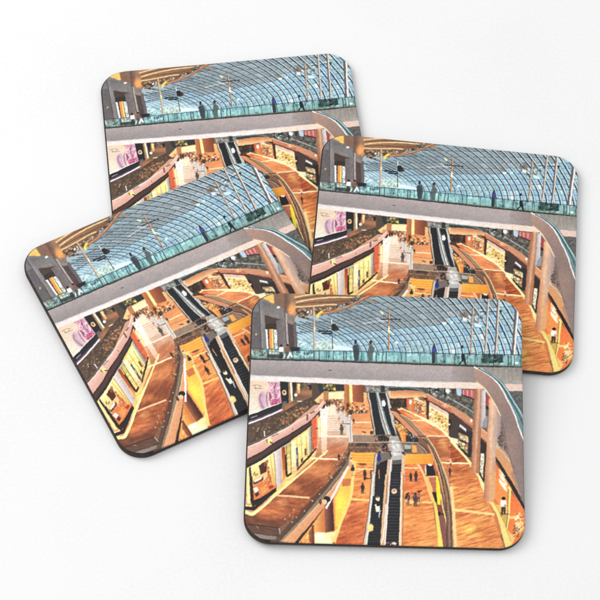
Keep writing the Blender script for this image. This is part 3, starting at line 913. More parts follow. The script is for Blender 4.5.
# ---- right side: shops below the ramp, front column
P('D3', (140, 130, 122), 385, -20, 440, 40, 520, 440, 500, 430, 350, 240, 350, 120)
bits('D3', [(176, 92, 66), (70, 60, 58), (190, 170, 150), (120, 116, 110), (206, 130, 100), (96, 110, 108)], 80, 26, 390, 60, 425, 100, 480, 340, 440, 320, 355, 220, al=.8)
L('D3', (206, 210, 204), 5, 352, 218, 430, 300, 510, 410)
band('D3', (218, 162, 118), (345, 222, 420, 305, 500, 410, 560, 640), (343, 312, 420, 430, 500, 560, 545, 640))
L('D3', (246, 204, 164), 7, 345, 224, 420, 306, 500, 412)
P('D3', (236, 140, 80), 343, 370, 470, 560, 480, 640, 343, 640)
P('D3', (240, 216, 182), 378, 415, 430, 490, 444, 580, 374, 540)
bits('D3', [(255, 240, 214), (226, 150, 100), (246, 196, 140)], 20, 18, 378, 420, 430, 495, 440, 570, 376, 538)
band('D3', (78, 60, 54), (343, 312, 420, 432, 510, 580, 560, 660), (343, 348, 400, 440, 480, 580, 520, 660))
# orange shop wall and cream posts, bottom right
P('D4', (240, 140, 76), 330, -60, 350, -60, 440, 70, 600, 270, 600, 480, 480, 560, 440, 400, 330, 200)
P('D4', (244, 160, 90), 345, 0, 380, 0, 440, 100, 440, 240, 400, 240, 345, 150, al=.8)
P('D4', (250, 226, 196), 372, -12, 420, 40, 446, 100, 420, 90, 380, 30)
P('D4', (236, 196, 120), 345, 205, 445, 215, 445, 420, 470, 560, 430, 560, al=.8)
P('D4', (214, 180, 96), 385, 270, 440, 275, 432, 400, 420, 440, al=.9)
P('D4', (250, 204, 130), 444, 296, 570, 290, 570, 312, 446, 318)
G('D4', (236, 128, 72), (246, 156, 88), (500, 120, 520, 400), 476, 110, 580, 240, 582, 290, 470, 296)
P('D4', (240, 196, 128), 440, 400, 500, 470, 470, 560, 430, 560)
P('D4', (252, 214, 136), 448, 60, 474, 50, 462, 285, 440, 420, 428, 420, 440, 280)
L('D4', (150, 96, 60), 5, 452, 80, 444, 270, 430, 420)
bits('D4', [(255, 232, 170), (246, 196, 120), (220, 110, 64), (255, 244, 206)], 70, 24, 505, 270, 575, 280, 575, 400, 520, 460, al=.8)
bits('D4', [(130, 70, 54), (100, 60, 50), (250, 214, 150)], 30, 18, 490, 350, 545, 400, 530, 470, 490, 450, al=.8)
band('D4', (248, 212, 132), (285, 172, 360, 300, 425, 545), (328, 176, 410, 340, 484, 545))
L('D4', (206, 172, 96), 6, 332, 180, 412, 340, 470, 500)
P('D4', (190, 130, 92), 380, 260, 410, 275, 405, 300, 384, 300, al=.7)
walker('D4', 410, 282, 142, (240, 232, 222), (66, 54, 54))
O('D4', (64, 44, 38), 412, 154, 15, 13)
O('D4', (214, 160, 120), 424, 212, 10, 12)
# front column
colm = np.r_[S('D2', 296, 372, 340, 405, 394, 530), S('D3', 394, -20, 386, 120, 354, 225, 347, 400, 350, 560), S('D4', 346, 150, 322, 188, 250, 168), S('D3', 270, 350, 290, -20)]
fill(colm, (206, 146, 112), (232, 194, 166), S('D3', 272, 200, 312, 202))
half = np.r_[S('D2', 322, 390, 340, 405, 394, 530), S('D3', 394, -20, 386, 120, 354, 225, 347, 400, 350, 560), S('D4', 346, 150, 322, 188, 300, 180), S('D3', 312, 300, 320, -20)]
fill(half, (230, 192, 164), (172, 154, 152), S('D3', 316, 100, 384, 104))
low = np.r_[S('D3', 274, 250, 352, 250, 347, 400, 350, 560), S('D4', 346, 150, 322, 188, 250, 168), S('D3', 266, 400)]
for yy_ in range(0, 320, 40):
    fill(np.r_[S('D3', 274, 250 + yy_, 352, 250 + yy_, 347, 400, 350, 560), S('D4', 346, 150, 322, 188, 250, 168), S('D3', 266, max(400, 252 + yy_))], (224, 150, 94), al=.06)
fill(np.r_[S('D4', 318, -60, 348, -60, 346, 150, 322, 188), S('D4', 316, 184)], (246, 184, 116), al=.5)
L('D4', (176, 140, 124), 8, 268, 0, 254, 160)
grain('D3', 88, .07, 12, 2, 250, -120, 390, -120, 350, 600, 250, 600, seed=31)

# ---- bridge fascia and white lower edge
fill(np.r_[np.c_[xs_, pan_bot(xs_) + 1.0], [(526, 392), (470, 386), (380, 383), (243, 378)]], (168, 156, 153))
fa = np.array([(243, 359.6), (312, 361.3), (382, 364), (476, 367), (476, 382.6), (452, 382.5), (382, 380.2), (312, 377.6), (243, 374.7)])
fill(fa, (182, 172, 170), (164, 156, 155), [(300, 360), (298, 377)])
G('D2', (170, 158, 156), (154, 138, 130), (0, 0, 180, 0), 0, 118, 178, 124, 192, 252, 0, 246, al=.7)
fill([(243, 374.6), (312, 377.6), (382, 380.2), (452, 382), (476, 382.4), (486, 389), (452, 388.4), (382, 385.8), (312, 382.8), (243, 380)], (222, 215, 211), (226, 204, 188), [(400, 380), (480, 380)])
fill([(243, 374.4), (312, 377.4), (382, 380), (452, 381.8), (452, 382.6), (382, 380.9), (312, 378.3), (243, 375.3)], (204, 192, 188))
L('B2', (120, 106, 102), 9, 132, 152, 160, 154)
grain('A2', 85, .02, 3, 12, 40, 70, 1900, 130, 1900, 260, 40, 200)

# ---- curved ramp, upper right
G('D2', (158, 152, 146), (174, 168, 160), (400, 140, 400, 260), 200, 128, 580, 130, 580, 270, 300, 270)
grain('D2', 88, .12, 14, 1.6, 220, 130, 580, 130, 580, 270, 300, 270, seed=33)
bits('D2', [(140, 136, 130), (184, 180, 170)], 14, 16, 420, 135, 560, 135, 560, 255, 460, 255, al=.5)
P('D2', (220, 196, 184), 380, 264, 590, 266, 590, 320, 420, 322)
P('D2', (116, 116, 112), 430, 320, 600, 322, 600, 560, 520, 520)
bits('D2', [(90, 92, 90), (140, 140, 134)], 30, 22, 450, 330, 560, 330, 560, 500, 530, 480, al=.6)
ramp_t = (176, 124, 280, 182, 370, 262, 440, 384, 492, 490, 545, 640, 580, 730)
ramp_b = (180, 180, 194, 250, 262, 304, 335, 410, 392, 530, 405, 640, 440, 790, 500, 1000, 590, 1260)
pa, pb2 = smooth(S('D2', *ramp_t)), smooth(S('D2', *ramp_b))
fill(np.r_[pa, [(532, 470), (532, 520)], pb2[::-1]], (182, 152, 140), (150, 132, 126), S('D2', 200, 200, 520, 600))
glow('D3', (196, 160, 140), 470, 250, 90, 240, .4)
L('D2', (245, 204, 172), 13, 194, 248, 262, 304, 335, 410, 390, 520, w2=8)
L('D3', (120, 100, 94), 6, 405, 60, 440, 250, 506, 470, al=.6)
G('D4', (168, 140, 130), (152, 138, 136), (500, 0, 580, 0), 470, -40, 520, -120, 600, -120, 600, 250, 575, 225, 520, 90, al=.6)
L('D4', (60, 50, 48), 25, 428, -24, 470, 40, 520, 130, 585, 250)
L('D4', (226, 150, 100), 6, 415, -20, 455, 46, 505, 135, 575, 252)
band('D2', (122, 150, 152), (196, 126, 300, 180, 396, 258, 474, 380, 540, 480, 620, 620), (176, 122, 280, 180, 374, 262, 444, 386, 500, 500, 560, 660))
L('D2', (224, 222, 218), 11, *ramp_t)
L('D2', (66, 90, 94), 7, 210, 138, 310, 196, 400, 280, 474, 402, 540, 520, 590, 640)
L('D2', (176, 206, 208), 8, 230, 140, 320, 190, 408, 270, 484, 390, 548, 490, 600, 590)
L('D2', (80, 100, 102), 5, 260, 150, 340, 200, 420, 275, 490, 385, 560, 490, al=.8)

# ---- escalators and landing, centre
def steps(t, a, b, c, d, n, col, w=4):
    """tread lines between edge a-b and edge c-d"""
    a, b, c, d = [np.array(v, float) for v in (a, b, c, d)]
    for i in range(1, n):
        f = (i / n)
        p, q = a + (b - a) * f, c + (d - c) * f
        L(t, col, w, *p, *q, sm=False, al=.75)


# upper flight
P('B2', (150, 150, 144), 425, 278, 612, 282, 612, 335, 436, 330)
bits('B2', [(104, 106, 104), (190, 190, 184), (136, 132, 124), (90, 90, 90)], 30, 22, 430, 280, 605, 284, 605, 328, 440, 326)
P('C2', (72, 74, 74), -12, 276, 20, 280, 26, 330, -10, 330)
P('B2', (48, 50, 54), 452, 334, 512, 334, 545, 480, 590, 690, 496, 690, 470, 450)
P('B2', (52, 52, 56), 530, 334, 592, 336, 650, 560, 690, 700, 640, 700)
steps('B2', (456, 340), (496, 680), (512, 340), (585, 680), 22, (84, 86, 90), 3)
steps('B2', (534, 340), (640, 690), (590, 340), (688, 690), 22, (80, 82, 88), 3)
P('B2', (186, 182, 174), 508, 330, 532, 330, 600, 570, 645, 700, 596, 700, 552, 560)
L('B2', (96, 98, 98), 5, 514, 334, 552, 500, 600, 660, 612, 700)
L('B2', (226, 226, 222), 5, 522, 334, 572, 520, 622, 690)
L('B2', (120, 134, 134), 6, 529, 334, 590, 560, 636, 690)
bits('B2', [(150, 150, 146), (206, 210, 206), (120, 122, 120)], 16, 12, 512, 335, 530, 335, 600, 580, 630, 690, 600, 690, 555, 560, al=.5)
L('B2', (206, 190, 172), 9, 446, 334, 470, 450, 494, 600, 505, 690)
L('B2', (78, 76, 76), 5, 438, 334, 462, 460, 486, 620)
P('C2', (196, 190, 182), 28, 336, 40, 336, 96, 520, 150, 720, 122, 700, 72, 560)
L('C2', (60, 60, 60), 4, 44, 340, 100, 520, 140, 660)
P('B2', (242, 236, 230), 556, 400, 576, 388, 590, 420, 580, 452, 562, 440)
O('B2', (110, 84, 72), 570, 386, 9, 9)
P('B2', (60, 60, 70), 566, 440, 586, 440, 588, 480, 572, 480)
# orange stair soffit right of it
P('C3', (110, 84, 68), 90, 0, 200, 60, 290, 150, 290, 210, 150, 210, 116, 150)
P('C3', (246, 176, 96), 98, 62, 150, 70, 190, 110, 192, 200, 160, 204, 140, 140)
P('C3', (238, 150, 80), 160, 100, 190, 120, 192, 200, 170, 200)
P('C3', (70, 60, 58), 194, 68, 285, 148, 292, 204, 190, 206)
bits('C3', [(236, 240, 244), (110, 90, 80), (40, 38, 40)], 20, 16, 200, 100, 280, 160, 285, 200, 200, 200)
P('C3', (110, 76, 58), 60, -60, 110, -70, 200, 40, 200, 75, 110, 40)
bits('C2', [(226, 150, 96), (120, 84, 64), (250, 206, 150)], 30, 20, 82, 540, 200, 620, 230, 680, 130, 640)
band('C2', (222, 160, 122), (64, 478, 110, 486, 200, 556, 300, 646, 350, 690), (72, 492, 110, 512, 200, 610, 280, 680, 340, 700))
band('C3', (216, 152, 116), (92, -20, 150, -8, 240, 80, 310, 160), (80, -16, 130, 30, 230, 130, 292, 178))
band('C3', (176, 140, 108), (150, -20, 220, 20, 300, 100, 365, 178), (136, -14, 190, 34, 270, 110, 320, 172))
L('C3', (226, 196, 160), 5, 150, -14, 222, 28, 300, 108, 362, 176)
L('C3', (104, 80, 66), 5, 136, -10, 190, 40, 262, 112, 312, 172)
# landing
Z = 'landing'
P(Z, (150, 118, 96), 205, 300, 300, 296, 380, 340, 470, 344, 540, 412, 380, 408, 212, 406)
grain(Z, 20, .35, 4, 2, 205, 300, 300, 296, 380, 340, 470, 344, 540, 412, 212, 406, seed=61)
P(Z, (184, 176, 168), 296, 306, 346, 306, 384, 396, 372, 446, 308, 446, 288, 372)
P(Z, (208, 202, 194), 306, 330, 350, 336, 366, 392, 320, 404)
P(Z, (206, 202, 196), 314, 406, 366, 408, 364, 440, 316, 440)
grain(Z, 40, .2, 3, 2, 296, 306, 346, 306, 384, 396, 372, 446, 308, 446, 288, 372, seed=62)
P(Z, (178, 184, 178), 384, 358, 426, 360, 424, 384, 386, 384)
P(Z, (110, 96, 84), 384, 384, 428, 384, 428, 404, 384, 404)
P(Z, (240, 174, 100), 430, 358, 456, 362, 462, 404, 434, 404)
L(Z, (224, 196, 176), 4, 466, 356, 500, 382, 520, 408)
L(Z, (90, 66, 58), 5, 480, 352, 512, 380, 530, 404)
L(Z, (206, 150, 120), 4, 470, 372, 500, 404)
P(Z, (72, 54, 52), 250, 350, 276, 346, 282, 386, 262, 400, 252, 384)
P(Z, (110, 66, 54), 262, 372, 284, 366, 286, 400, 266, 408)
P(Z, (66, 58, 56), 292, 396, 306, 394, 308, 430, 294, 430)
P(Z, (58, 56, 60), 228, 306, 262, 300, 290, 318, 276, 336, 236, 334)
P(Z, (62, 52, 50), 268, 318, 292, 318, 290, 336, 270, 336)
bits(Z, [(206, 200, 192), (96, 76, 66), (150, 120, 100), (226, 220, 212), (70, 60, 58)], 40, 12, 210, 320, 296, 320, 300, 404, 212, 404, al=.8)
L(Z, (214, 208, 200), 4, 205, 344, 330, 340, 390, 342, 470, 346, al=.9)
L(Z, (110, 102, 96), 3, 210, 349, 470, 351, al=.8)
L(Z, (200, 194, 186), 3, 216, 404, 380, 406, 400, 408, al=.9)
L(Z, (86, 80, 76), 4, 213, 350, 214, 406)
L(Z, (96, 92, 90), 4, 374, 400, 370, 440)
P(Z, (128, 124, 118), 240, 410, 300, 408, 306, 440, 296, 462, 236, 462, al=.8)
# yellow panel right of landing, dark doorway
G('C3', (250, 186, 84), (236, 160, 60), (200, 300, 390, 380), 188, 302, 402, 300, 412, 382, 178, 384)
for y in (322, 344, 364):
    L('C3', (230, 154, 60), 4, 190, y, 404, y, al=.5)
# lower floor, centre right
G('C4', (234, 142, 84), (242, 164, 98), (250, -100, 300, 500), 172, -120, 290, -120, 345, 0, 402, 180, 455, 545, 160, 545)
P('C3', (236, 144, 86), 176, 384, 292, 384, 345, 500, 380, 640, 164, 640)
glow('C4', (246, 164, 92), 290, 330, 120, 130, .6)
glow('C4', (204, 108, 58), 230, 460, 120, 70, .4)
glow('C4', (206, 106, 58), 220, 60, 90, 50, .35)
grain('C4', -18, .32, 8, 1.2, 172, -120, 290, -120, 345, 0, 402, 180, 455, 545, 160, 545, tint=(.75, 1, 1), seed=41)
L('C3', (255, 216, 156), 9, 178, 415, 290, 416)
L('C4', (255, 204, 126), 18, 188, 185, 300, 184, 404, 186)
P('C3', (206, 116, 84), 290, 384, 420, 384, 440, 490, 445, 640, 390, 640, 350, 500)
P('C4', (204, 124, 98), 360, -20, 434, -20, 434, 110, 404, 110)
L('C3', (250, 206, 150), 8, 346, 486, 440, 484)
L('C3', (255, 226, 180), 8, 346, 392, 350, 470)
P('C3', (58, 48, 48), 352, 388, 408, 392, 428, 474, 356, 476)
P('C3', (236, 226, 214), 368, 380, 402, 382, 400, 398, 372, 396)
band('C3', (248, 196, 140), (276, 384, 334, 490, 372, 620, 400, 690), (296, 382, 352, 490, 392, 620, 424, 680))
band('C4', (252, 196, 108), (345, -20, 388, 110, 424, 290, 452, 545), (368, -20, 414, 120, 450, 290, 490, 545), (255, 218, 110), (400, 100, 460, 540))
P('C3', (248, 220, 60), 434, 488, 458, 545, 470, 640, 446, 640)
P('C4', (246, 218, 60), 430, -20, 446, -20, 467, 70, 467, 206, 438, 198)
P('C4', (76, 52, 44), 398, 104, 432, 104, 442, 198, 420, 174)
P('C4', (160, 92, 66), 438, 200, 490, 222, 504, 290, 452, 296)
L('C4', (60, 44, 42), 8, 450, 272, 505, 286)
P('C4', (60, 44, 42), 450, 262, 466, 262, 466, 292, 450, 292)
P('C4', (160, 104, 94), 452, 296, 506, 300, 524, 400, 524, 545, 492, 545)
L('C4', (255, 206, 140), 10, 468, 120, 484, 220, 506, 310, 518, 390)
# people, lower right floor
walker('C3', 230, 522, 68, (64, 48, 48), (70, 52, 56))
walker('C3', 272, 524, 86, (84, 52, 48), (70, 62, 96))
walker('C4', 206, 206, 100, (110, 66, 56), (150, 96, 80))
walker('C4', 194, 190, 76, (92, 60, 54), (226, 190, 170))
walker('C4', 266, 216, 110, (92, 70, 64), (84, 66, 62))
walker('C4', 292, 182, 90, (196, 120, 96), (110, 70, 64))
L('C4', (84, 56, 50), 8, 290, 100, 322, 92)
bits('C4', [(70, 48, 46), (236, 200, 180)], 14, 14, 185, 110, 300, 90, 300, 190, 190, 190)
walker('C4', 236, 10, 30, (60, 56, 90), (56, 50, 70))
walker('C4', 268, 12, 30, (60, 56, 90), (56, 50, 70))
# lower flights
P('B3', (60, 54, 54), 508, 388, 560, 360, 620, 372, 590, 640, 492, 640)
P('B4', (50, 48, 50), 500, -60, 600, -60, 566, 250, 548, 530, 440, 530, 470, 260)
steps('B4', (500, -60), (444, 520), (598, -60), (548, 520), 26, (86, 82, 82), 5)
P('B3', (134, 122, 112), 508, 300, 620, 290, 620, 372, 510, 392, al=.75)
P('landing', (64, 72, 142), 220, 416, 238, 408, 246, 448, 232, 462, 222, 452)
O('landing', (60, 50, 50), 236, 404, 6, 7)
L('B3', (204, 186, 170), 18, 512, 300, 502, 400, 488, 640)
L('B3', (110, 92, 82), 5, 502, 300, 490, 420, 476, 640)
P('B4', (206, 186, 164), 476, -60, 502, -60, 474, 240, 442, 522, 408, 522, 458, 190)
L('B4', (120, 96, 82), 5, 476, -40, 456, 200, 410, 515)
L('B4', (250, 240, 224), 7, 494, -40, 466, 240, 434, 518)
walker('B3', 545, 500, 90, (230, 140, 100), (236, 190, 160))
walker('B3', 576, 430, 60, (190, 96, 76), (110, 60, 60))
O('B4', (236, 214, 186), 526, 156, 20, 20)
O('B4', (120, 92, 76), 522, 140, 13, 10)
L('B4', (226, 190, 160), 9, 545, 150, 570, 146)
P('B4', (246, 230, 196), 502, 205, 530, 194, 550, 216, 546, 262, 512, 262)
O('B4', (60, 44, 40), 528, 206, 13, 12)
L('B4', (180, 186, 200), 9, 540, 262, 534, 310)
P('B4', (236, 198, 130), 440, 376, 470, 356, 490, 372, 488, 412, 452, 424)
O('B4', (250, 214, 150), 462, 386, 18, 18)
# middle and right balustrades of the lower flights
P('C3', (52, 48, 48), -20, 375, 44, 350, 26, 640, -20, 640)
P('C4', (52, 48, 50), -20, -40, 30, -40, 26, 60, 2, 210, -20, 260)
P('C3', (206, 180, 160), 42, 350, 82, 338, 68, 640, 26, 640)
P('C4', (220, 180, 146), 26, -40, 72, -40, 52, 250, 30, 530, -16, 530, 4, 220)
P('B4', (214, 176, 142), 588, 0, 606, 0, 606, 522, 544, 522, 568, 230)
L('C4', (250, 244, 236), 9, 64, -30, 46, 220, 22, 520)
L('C4', (150, 110, 86), 6, 44, -30, 28, 220, 4, 520)
L('B4', (250, 236, 214), 9, 592, 200, 578, 380, 560, 515)
L('C3', (246, 240, 232), 7, 72, 345, 56, 640)
P('C3', (186, 182, 176), 90, 318, 150, 316, 160, 384, 82, 392)
P('C3', (110, 108, 106), 84, 352, 156, 350, 160, 384, 82, 390)
P('C3', (54, 52, 54), 80, 388, 158, 382, 152, 640, 66, 640)
P('C4', (50, 48, 50), 70, -60, 152, -60, 136, 532, 28, 528)
steps('C3', (82, 390), (66, 640), (158, 384), (152, 640), 12, (96, 92, 92), 5)
steps('C4', (72, -20), (30, 525), (151, -20), (134, 528), 22, (98, 92, 92), 6)
P('C3', (70, 68, 66), 158, 285, 180, 290, 176, 330, 160, 326)
P('C3', (222, 190, 164), 158, 300, 186, 318, 170, 640, 150, 640)
P('C4', (232, 186, 148), 150, -60, 172, -60, 164, 536, 134, 532)
L('C4', (250, 228, 200), 6, 156, -40, 142, 530)
L('C4', (150, 100, 72), 5, 170, -40, 162, 534)
O('C4', (240, 196, 166), 96, 98, 22, 22)
O('C4', (190, 130, 110), 96, 92, 12, 9)
O('C4', (236, 214, 196), 96, 516, 16, 10)
bits('C4', [(200, 120, 110), (240, 220, 210)], 8, 14, 30, 508, 120, 500, 120, 530, 30, 525)
# ---- curved railing, centre right
rail_l = (300, 152, 370, 208, 424, 306, 470, 420, 512, 560, 560, 760, 580, 1060)
band('C3', (224, 158, 116), (360, 230, 390, 300, 432, 420, 462, 520, 484, 610, 510, 760, 520, 900), (372, 210, 412, 300, 452, 420, 484, 520, 506, 620, 530, 800, 535, 900))
band('C3', (152, 112, 88), (330, 178, 384, 236, 430, 330, 466, 440, 494, 560, 516, 760, 524, 1060), (362, 172, 420, 250, 466, 350, 510, 450, 548, 580, 582, 800, 594, 1060))
band('C3', (196, 160, 120), (352, 176, 402, 246, 448, 340, 488, 446, 524, 570, 556, 780, 564, 1060), (362, 172, 420, 250, 466, 350, 510, 450, 548, 580, 582, 800, 594, 1060))
L('C3', (108, 80, 64), 6, 350, 180, 400, 250, 444, 340, 484, 450, 520, 580, 548, 780, 556, 1060)
L('C3', (226, 200, 156), 6, 362, 174, 416, 250, 462, 352, 506, 460, 540, 590, 576, 800, 588, 1060)
L('C3', (92, 68, 58), 7, 330, 180, 380, 236, 424, 330, 460, 440, 488, 560, 512, 760, 520, 1060)
L('C3', (206, 170, 130), 4, 340, 178, 392, 246, 440, 345, 476, 450, 508, 580, 534, 780, 542, 1060, al=.8)
bits('C3', [(110, 80, 64), (226, 196, 150), (180, 140, 106)], 36, 11, 370, 200, 440, 310, 500, 450, 560, 700, 570, 1040, 530, 1040, 490, 560, 400, 280, al=.6)
L('C3', (110, 84, 68), 10, 280, 160, 350, 162, al=.9)
L('D4', (250, 206, 148), 24, -8, 60, 10, 240, 26, 545)
L('C4', (255, 206, 140), 13, 566, 252, 610, 254)
# parapet lamp on the left curve
O('B4', (70, 52, 46), 118, 160, 28, 26)
O('B4', (236, 190, 150), 100, 180, 20, 20)
O('B4', (120, 86, 68), 66, 180, 10, 24)

# ---- finish: film grit, then down to the mesh's own grid with a slight softness
u = W / 270.0


def blur(a, sig):
    """separable gaussian, edges repeated"""
    h_ = max(1, int(3 * sig))
    kk = np.exp(-0.5 * (np.arange(-h_, h_ + 1) / sig) ** 2).astype(np.float32)
    kk /= kk.sum()
    for ax in (0, 1):
        n_ = a.shape[ax]
        pad = np.concatenate([np.repeat(np.take(a, [0], ax), h_, ax), a, np.repeat(np.take(a, [-1], ax), h_, ax)], ax)
        acc = np.zeros_like(a)
        for i, w_ in enumerate(kk):
            acc += w_ * (pad[i:i + n_] if ax == 0 else pad[:, i:i + n_])
        a = acc
    return a


def small(a, f):
    n_ = W // f
    return a[:n_ * f, :n_ * f].reshape(n_, f, n_, f, -1).mean((1, 3))


def large(a, f):
    i = np.clip((np.arange(W) + .5) / f - .5, 0, len(a) - 1.001)
    i0 = i.astype(int)
    t = (i - i0)[:, None, None].astype(np.float32)
    a = a[i0] * (1 - t) + a[i0 + 1] * t
    t = (i - i0)[None, :, None].astype(np.float32)
    return a[:, i0] * (1 - t) + a[:, i0 + 1] * t


# lens-like irregularity: outlines wander a little
dx = sum((vnoise((W, W), c_ * u, c_ * u, .3, 70 + i) - .5) * a_ * u for i, (c_, a_) in enumerate(((5, .5), (1.3, .42))))
dy = sum((vnoise((W, W), c_ * u, c_ * u, .9, 80 + i) - .5) * a_ * u for i, (c_, a_) in enumerate(((5, .5), (1.3, .42))))
yy, xx = np.mgrid[0:W, 0:W]
IMG = IMG[np.clip(yy + dy, 0, W - 1).astype(int), np.clip(xx + dx, 0, W - 1).astype(int)]
# bloom round the bright shop lights, then local contrast as in a tone-mapped photograph
lum = IMG.mean(2, keepdims=True)
hot = IMG * np.clip((lum - 196) / 50, 0, 1)
IMG = IMG + 0.10 * large(blur(small(hot, 6), 2.2), 6)
IMG = IMG + 0.13 * (IMG - large(blur(small(IMG, 6), 12.0), 6))
IMG = IMG * 1.03
n = sum(vnoise((W, W), s_ * u, s_ * u, .4, 50 + i) * w_ for i, (s_, w_) in enumerate(((7.0, .15), (2.0, .35), (.8, .5))))
IMG = IMG * (1 + 0.15 * (n - .5))[..., None]
t = np.clip(IMG / 255, 0, 1.15)
IMG = 255 * (t ** 1.24 * 1.035)
lum = (IMG * np.array([.3, .59, .11], np.float32)).sum(2, keepdims=True)
IMG = lum + (IMG - lum) * 0.88
IMG = np.clip(IMG, 0, 255).astype(np.float32)
warm = np.clip((IMG[..., 0] - IMG[..., 2] - 30) / 90, 0, 1)
IMG[..., 2] *= 1 - 0.04 * warm
IMG = blur(IMG, 1.5)
IMG = np.clip(IMG + 0.36 * (IMG - blur(IMG, 5.0)), 0, 255)
PIC = IMG.reshape(N, SSF, N, SSF, 3).mean((1, 3)) / 255.0
PIC = np.where(PIC <= 0.04045, PIC / 12.92, ((PIC + 0.055) / 1.055) ** 2.4).astype(np.float32)


def sample(u_, v_):
    x = np.clip(u_ * N - .5, 0, N - 1.001)
    y = np.clip(v_ * N - .5, 0, N - 1.001)
    ix, iy = x.astype(int), y.astype(int)
    fx, fy = (x - ix)[:, None], (y - iy)[:, None]
    return (PIC[iy, ix] * (1 - fx) + PIC[iy, ix + 1] * fx) * (1 - fy) + (PIC[iy + 1, ix] * (1 - fx) + PIC[iy + 1, ix + 1] * fx) * fy


# ------------------------------------------------------------------ coaster
SIDE, THICK, RAD, LIP = 95 * MM, 2.8 * MM, 9.3 * MM, 0.5 * MM
H = SIDE / 2

mp, nt, pb = new_mat('coaster_print')
at_ = node(nt, 'ShaderNodeAttribute', attribute_name='picture')
tcp = node(nt, 'ShaderNodeTexCoord')
nz = node(nt, 'ShaderNodeTexNoise')
nz.inputs['Scale'].default_value = 2600
nz.inputs['Detail'].default_value = 3
mrn = node(nt, 'ShaderNodeMapRange')
mrn.inputs['To Min'].default_value = 0.93
mrn.inputs['To Max'].default_value = 1.07
mxc = node(nt, 'ShaderNodeMix', data_type='RGBA', blend_type='MULTIPLY')
mxc.inputs[0].default_value = 1.0
link(nt, tcp.outputs['Object'], nz.inputs['Vector'])
link(nt, nz.outputs['Fac'], mrn.inputs['Value'])
link(nt, at_.outputs['Color'], mxc.inputs[6])
link(nt, mrn.outputs['Result'], mxc.inputs[7])
link(nt, mxc.outputs[2], pb.inputs['Base Color'])
pb.inputs['Roughness'].default_value = 0.42
pb.inputs['Specular IOR Level'].default_value = 0.32
bpp = node(nt, 'ShaderNodeBump')
bpp.inputs['Strength'].default_value = 0.06
bpp.inputs['Distance'].default_value = 0.0002
link(nt, nz.outputs['Fac'], bpp.inputs['Height'])
link(nt, bpp.outputs['Normal'], pb.inputs['Normal'])

mb, nt, pb = new_mat('dark_hardboard')
tcb = node(nt, 'ShaderNodeTexCoord')
nb = node(nt, 'ShaderNodeTexNoise')
nb.inputs['Scale'].default_value = 700
nb.inputs['Detail'].default_value = 6
rb = node(nt, 'ShaderNodeValToRGB')
rb.color_ramp.elements[0].position = 0.3
rb.color_ramp.elements[1].position = 0.75
rb.color_ramp.elements[0].color = (0.016, 0.010, 0.007, 1)
rb.color_ramp.elements[1].color = (0.055, 0.036, 0.024, 1)
link(nt, tcb.outputs['Object'], nb.inputs['Vector'])
link(nt, nb.outputs['Fac'], rb.inputs['Fac'])
link(nt, rb.outputs['Color'], pb.inputs['Base Color'])
pb.inputs['Roughness'].default_value = 0.75
bpb = node(nt, 'ShaderNodeBump')
bpb.inputs['Strength'].default_value = 0.3
bpb.inputs['Distance'].default_value = 0.0002
link(nt, nb.outputs['Fac'], bpb.inputs['Height'])
link(nt, bpb.outputs['Normal'], pb.inputs['Normal'])


def print_mesh():
    h, r = H - LIP, RAD - LIP
    NA, NC = 44, N
    ang = np.linspace(0, np.pi / 2, NA)
    yc = h - r + r * np.cos(ang)                      # from the edge (h) inwards
    wc = h - r + r * np.sin(ang)
    nm = int(N * (h - r) / h) + 1
    ym = np.linspace(h - r, -(h - r), nm)[1:-1]
    ys = np.concatenate([yc, ym, -yc[::-1]])
    ws = np.concatenate([wc, np.full(len(ym), h), wc[::-1]])
    nr = len(ys)
    t = np.linspace(-1, 1, NC)
    X = ws[:, None] * t[None, :]
    Y = np.repeat(ys[:, None], NC, 1)
    top = np.c_[X.ravel(), Y.ravel(), np.full(nr * NC, THICK)]
    idx = np.arange(nr * NC).reshape(nr, NC)
    quads = np.stack([idx[1:, :-1], idx[1:, 1:], idx[:-1, 1:], idx[:-1, :-1]], -1).reshape(-1, 4)
    loop = np.concatenate([idx[0, :], idx[1:, -1], idx[-1, -2::-1], idx[-2:0, 0]])   # clockwise seen from above
    b = top[loop]
    inner = np.clip(b[:, :2], -(h - r), h - r)
    d = b[:, :2] - inner
    d /= np.linalg.norm(d, axis=1)[:, None] + 1e-12
    verts, faces, cur, base = [top], [quads], loop, nr * NC
    for a in (22, 45, 68, 90):
        a = R(a)
        p = b.copy()
        p[:, :2] += d * LIP * math.sin(a)
        p[:, 2] -= LIP * (1 - math.cos(a))
        ids = np.arange(base, base + len(loop))
        verts.append(p)
        faces.append(np.stack([cur, np.roll(cur, -1), np.roll(ids, -1), ids], -1))
        cur = ids
        base += len(loop)
    V = np.concatenate(verts).astype(np.float32)
    F = np.concatenate(faces).astype(np.int32)
    me = bpy.data.meshes.new('print')
    me.vertices.add(len(V))
    me.vertices.foreach_set('co', V.ravel())
    me.loops.add(F.size)
    me.loops.foreach_set('vertex_index', F.ravel())
    me.polygons.add(len(F))
    me.polygons.foreach_set('loop_start', np.arange(0, F.size, 4, dtype=np.int32))
    me.polygons.foreach_set('use_smooth', np.ones(len(F), bool))
    me.update(calc_edges=True)
    me.validate()
    ca = me.color_attributes.new('picture', 'FLOAT_COLOR', 'POINT')
    C = sample(V[:, 0] / SIDE + .5, .5 - V[:, 1] / SIDE)
    ca.data.foreach_set('color', np.c_[C, np.ones(len(C))].astype(np.float32).ravel())
    me.materials.append(mp)
    return me


def ring(h, r, z, n=16):
    out = []
    for cx, cy, a0 in ((1, 1, 0), (-1, 1, 90), (-1, -1, 180), (1, -1, 270)):
        for i in range(n):
            a = R(a0 + 90 * i / (n - 1))
            out.append((cx * (h - r) + r * math.cos(a), cy * (h - r) + r * math.sin(a), z))
    return out


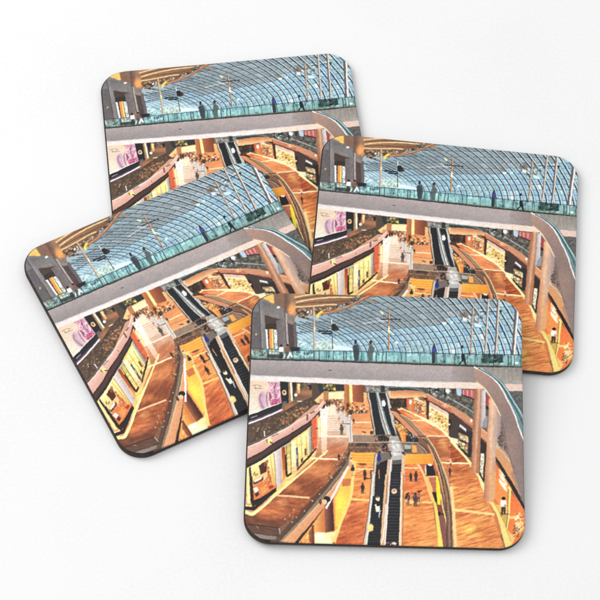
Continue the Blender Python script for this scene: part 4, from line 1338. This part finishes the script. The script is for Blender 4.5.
def board_mesh():
    prof = [(0.5 * MM, 0), (0.12 * MM, 0.15 * MM), (0.0, 0.45 * MM), (0.0, THICK - LIP - 0.02 * MM),
            (0.15 * MM, THICK - LIP - 0.02 * MM), (0.6 * MM, THICK - 0.25 * MM)]
    vs, fs = [], []
    for ins, z in prof:
        vs += ring(H - ins, RAD - ins, z)
    n = len(ring(H, RAD, 0))
    for k_ in range(len(prof) - 1):
        for i in range(n):
            j = (i + 1) % n
            fs.append((k_ * n + i, k_ * n + j, (k_ + 1) * n + j, (k_ + 1) * n + i))
    fs.append(tuple(reversed(range(n))))
    fs.append(tuple(range((len(prof) - 1) * n, len(prof) * n)))
    me = bpy.data.meshes.new('board')
    me.from_pydata(vs, [], fs)
    me.materials.append(mb)
    me.polygons.foreach_set('use_smooth', [len(f) == 4 for f in fs])
    me.update()
    return me


def make_coaster():
    root = bpy.data.objects.new('square_coaster', None)
    root.empty_display_size = 0.02
    COL.objects.link(root)
    for nm, me in (('print', print_mesh()), ('board', board_mesh())):
        o = bpy.data.objects.new(nm, me)
        COL.objects.link(o)
        o.parent = root
    return root


def copy_thing(src_):
    c = src_.copy()
    COL.objects.link(c)
    for ch in list(src_.children):
        d = ch.copy()
        COL.objects.link(d)
        d.parent = c
    return c


# x, y, turn, height of the printed face's centre, lean about x, lean about y (mm, degrees)
POSES = [
    (29.396, -53.800, -1.364, 7.965, 5.615, 0.605,
     'whole uncovered square coaster with mall picture, lying on top of two others at the front'),
    (-38.237, -4.963, 27.328, 5.054, 2.179, 0.246,
     'strongly turned square coaster with mall picture, its corner pointing left onto the bare white table'),
    (52.173, 17.953, -4.533, 5.652, 0.271, 3.420,
     'right-hand square coaster with mall picture, its lower left corner hidden under the front coaster'),
    (-23.585, 59.705, 6.437, 2.800, 0.0, 0.0,
     'rearmost square coaster lying flat, lower half of its mall picture covered by two coasters'),
]
proto = make_coaster()
for i, (x, y, rz, zt, lx, ly, lab) in enumerate(POSES):
    o = proto if i == 0 else copy_thing(proto)
    M = Matrix.Rotation(R(ly), 4, 'Y') @ Matrix.Rotation(R(lx), 4, 'X') @ Matrix.Rotation(R(rz), 4, 'Z')
    top_c = Vector((x * MM, y * MM, zt * MM))
    o.location = top_c - (M.to_3x3() @ Vector((0, 0, THICK)))
    o.rotation_euler = M.to_euler()
    o['label'] = lab
    o['category'] = 'coaster'
    o['group'] = 'printed mall coasters fanned out in a loose pile'
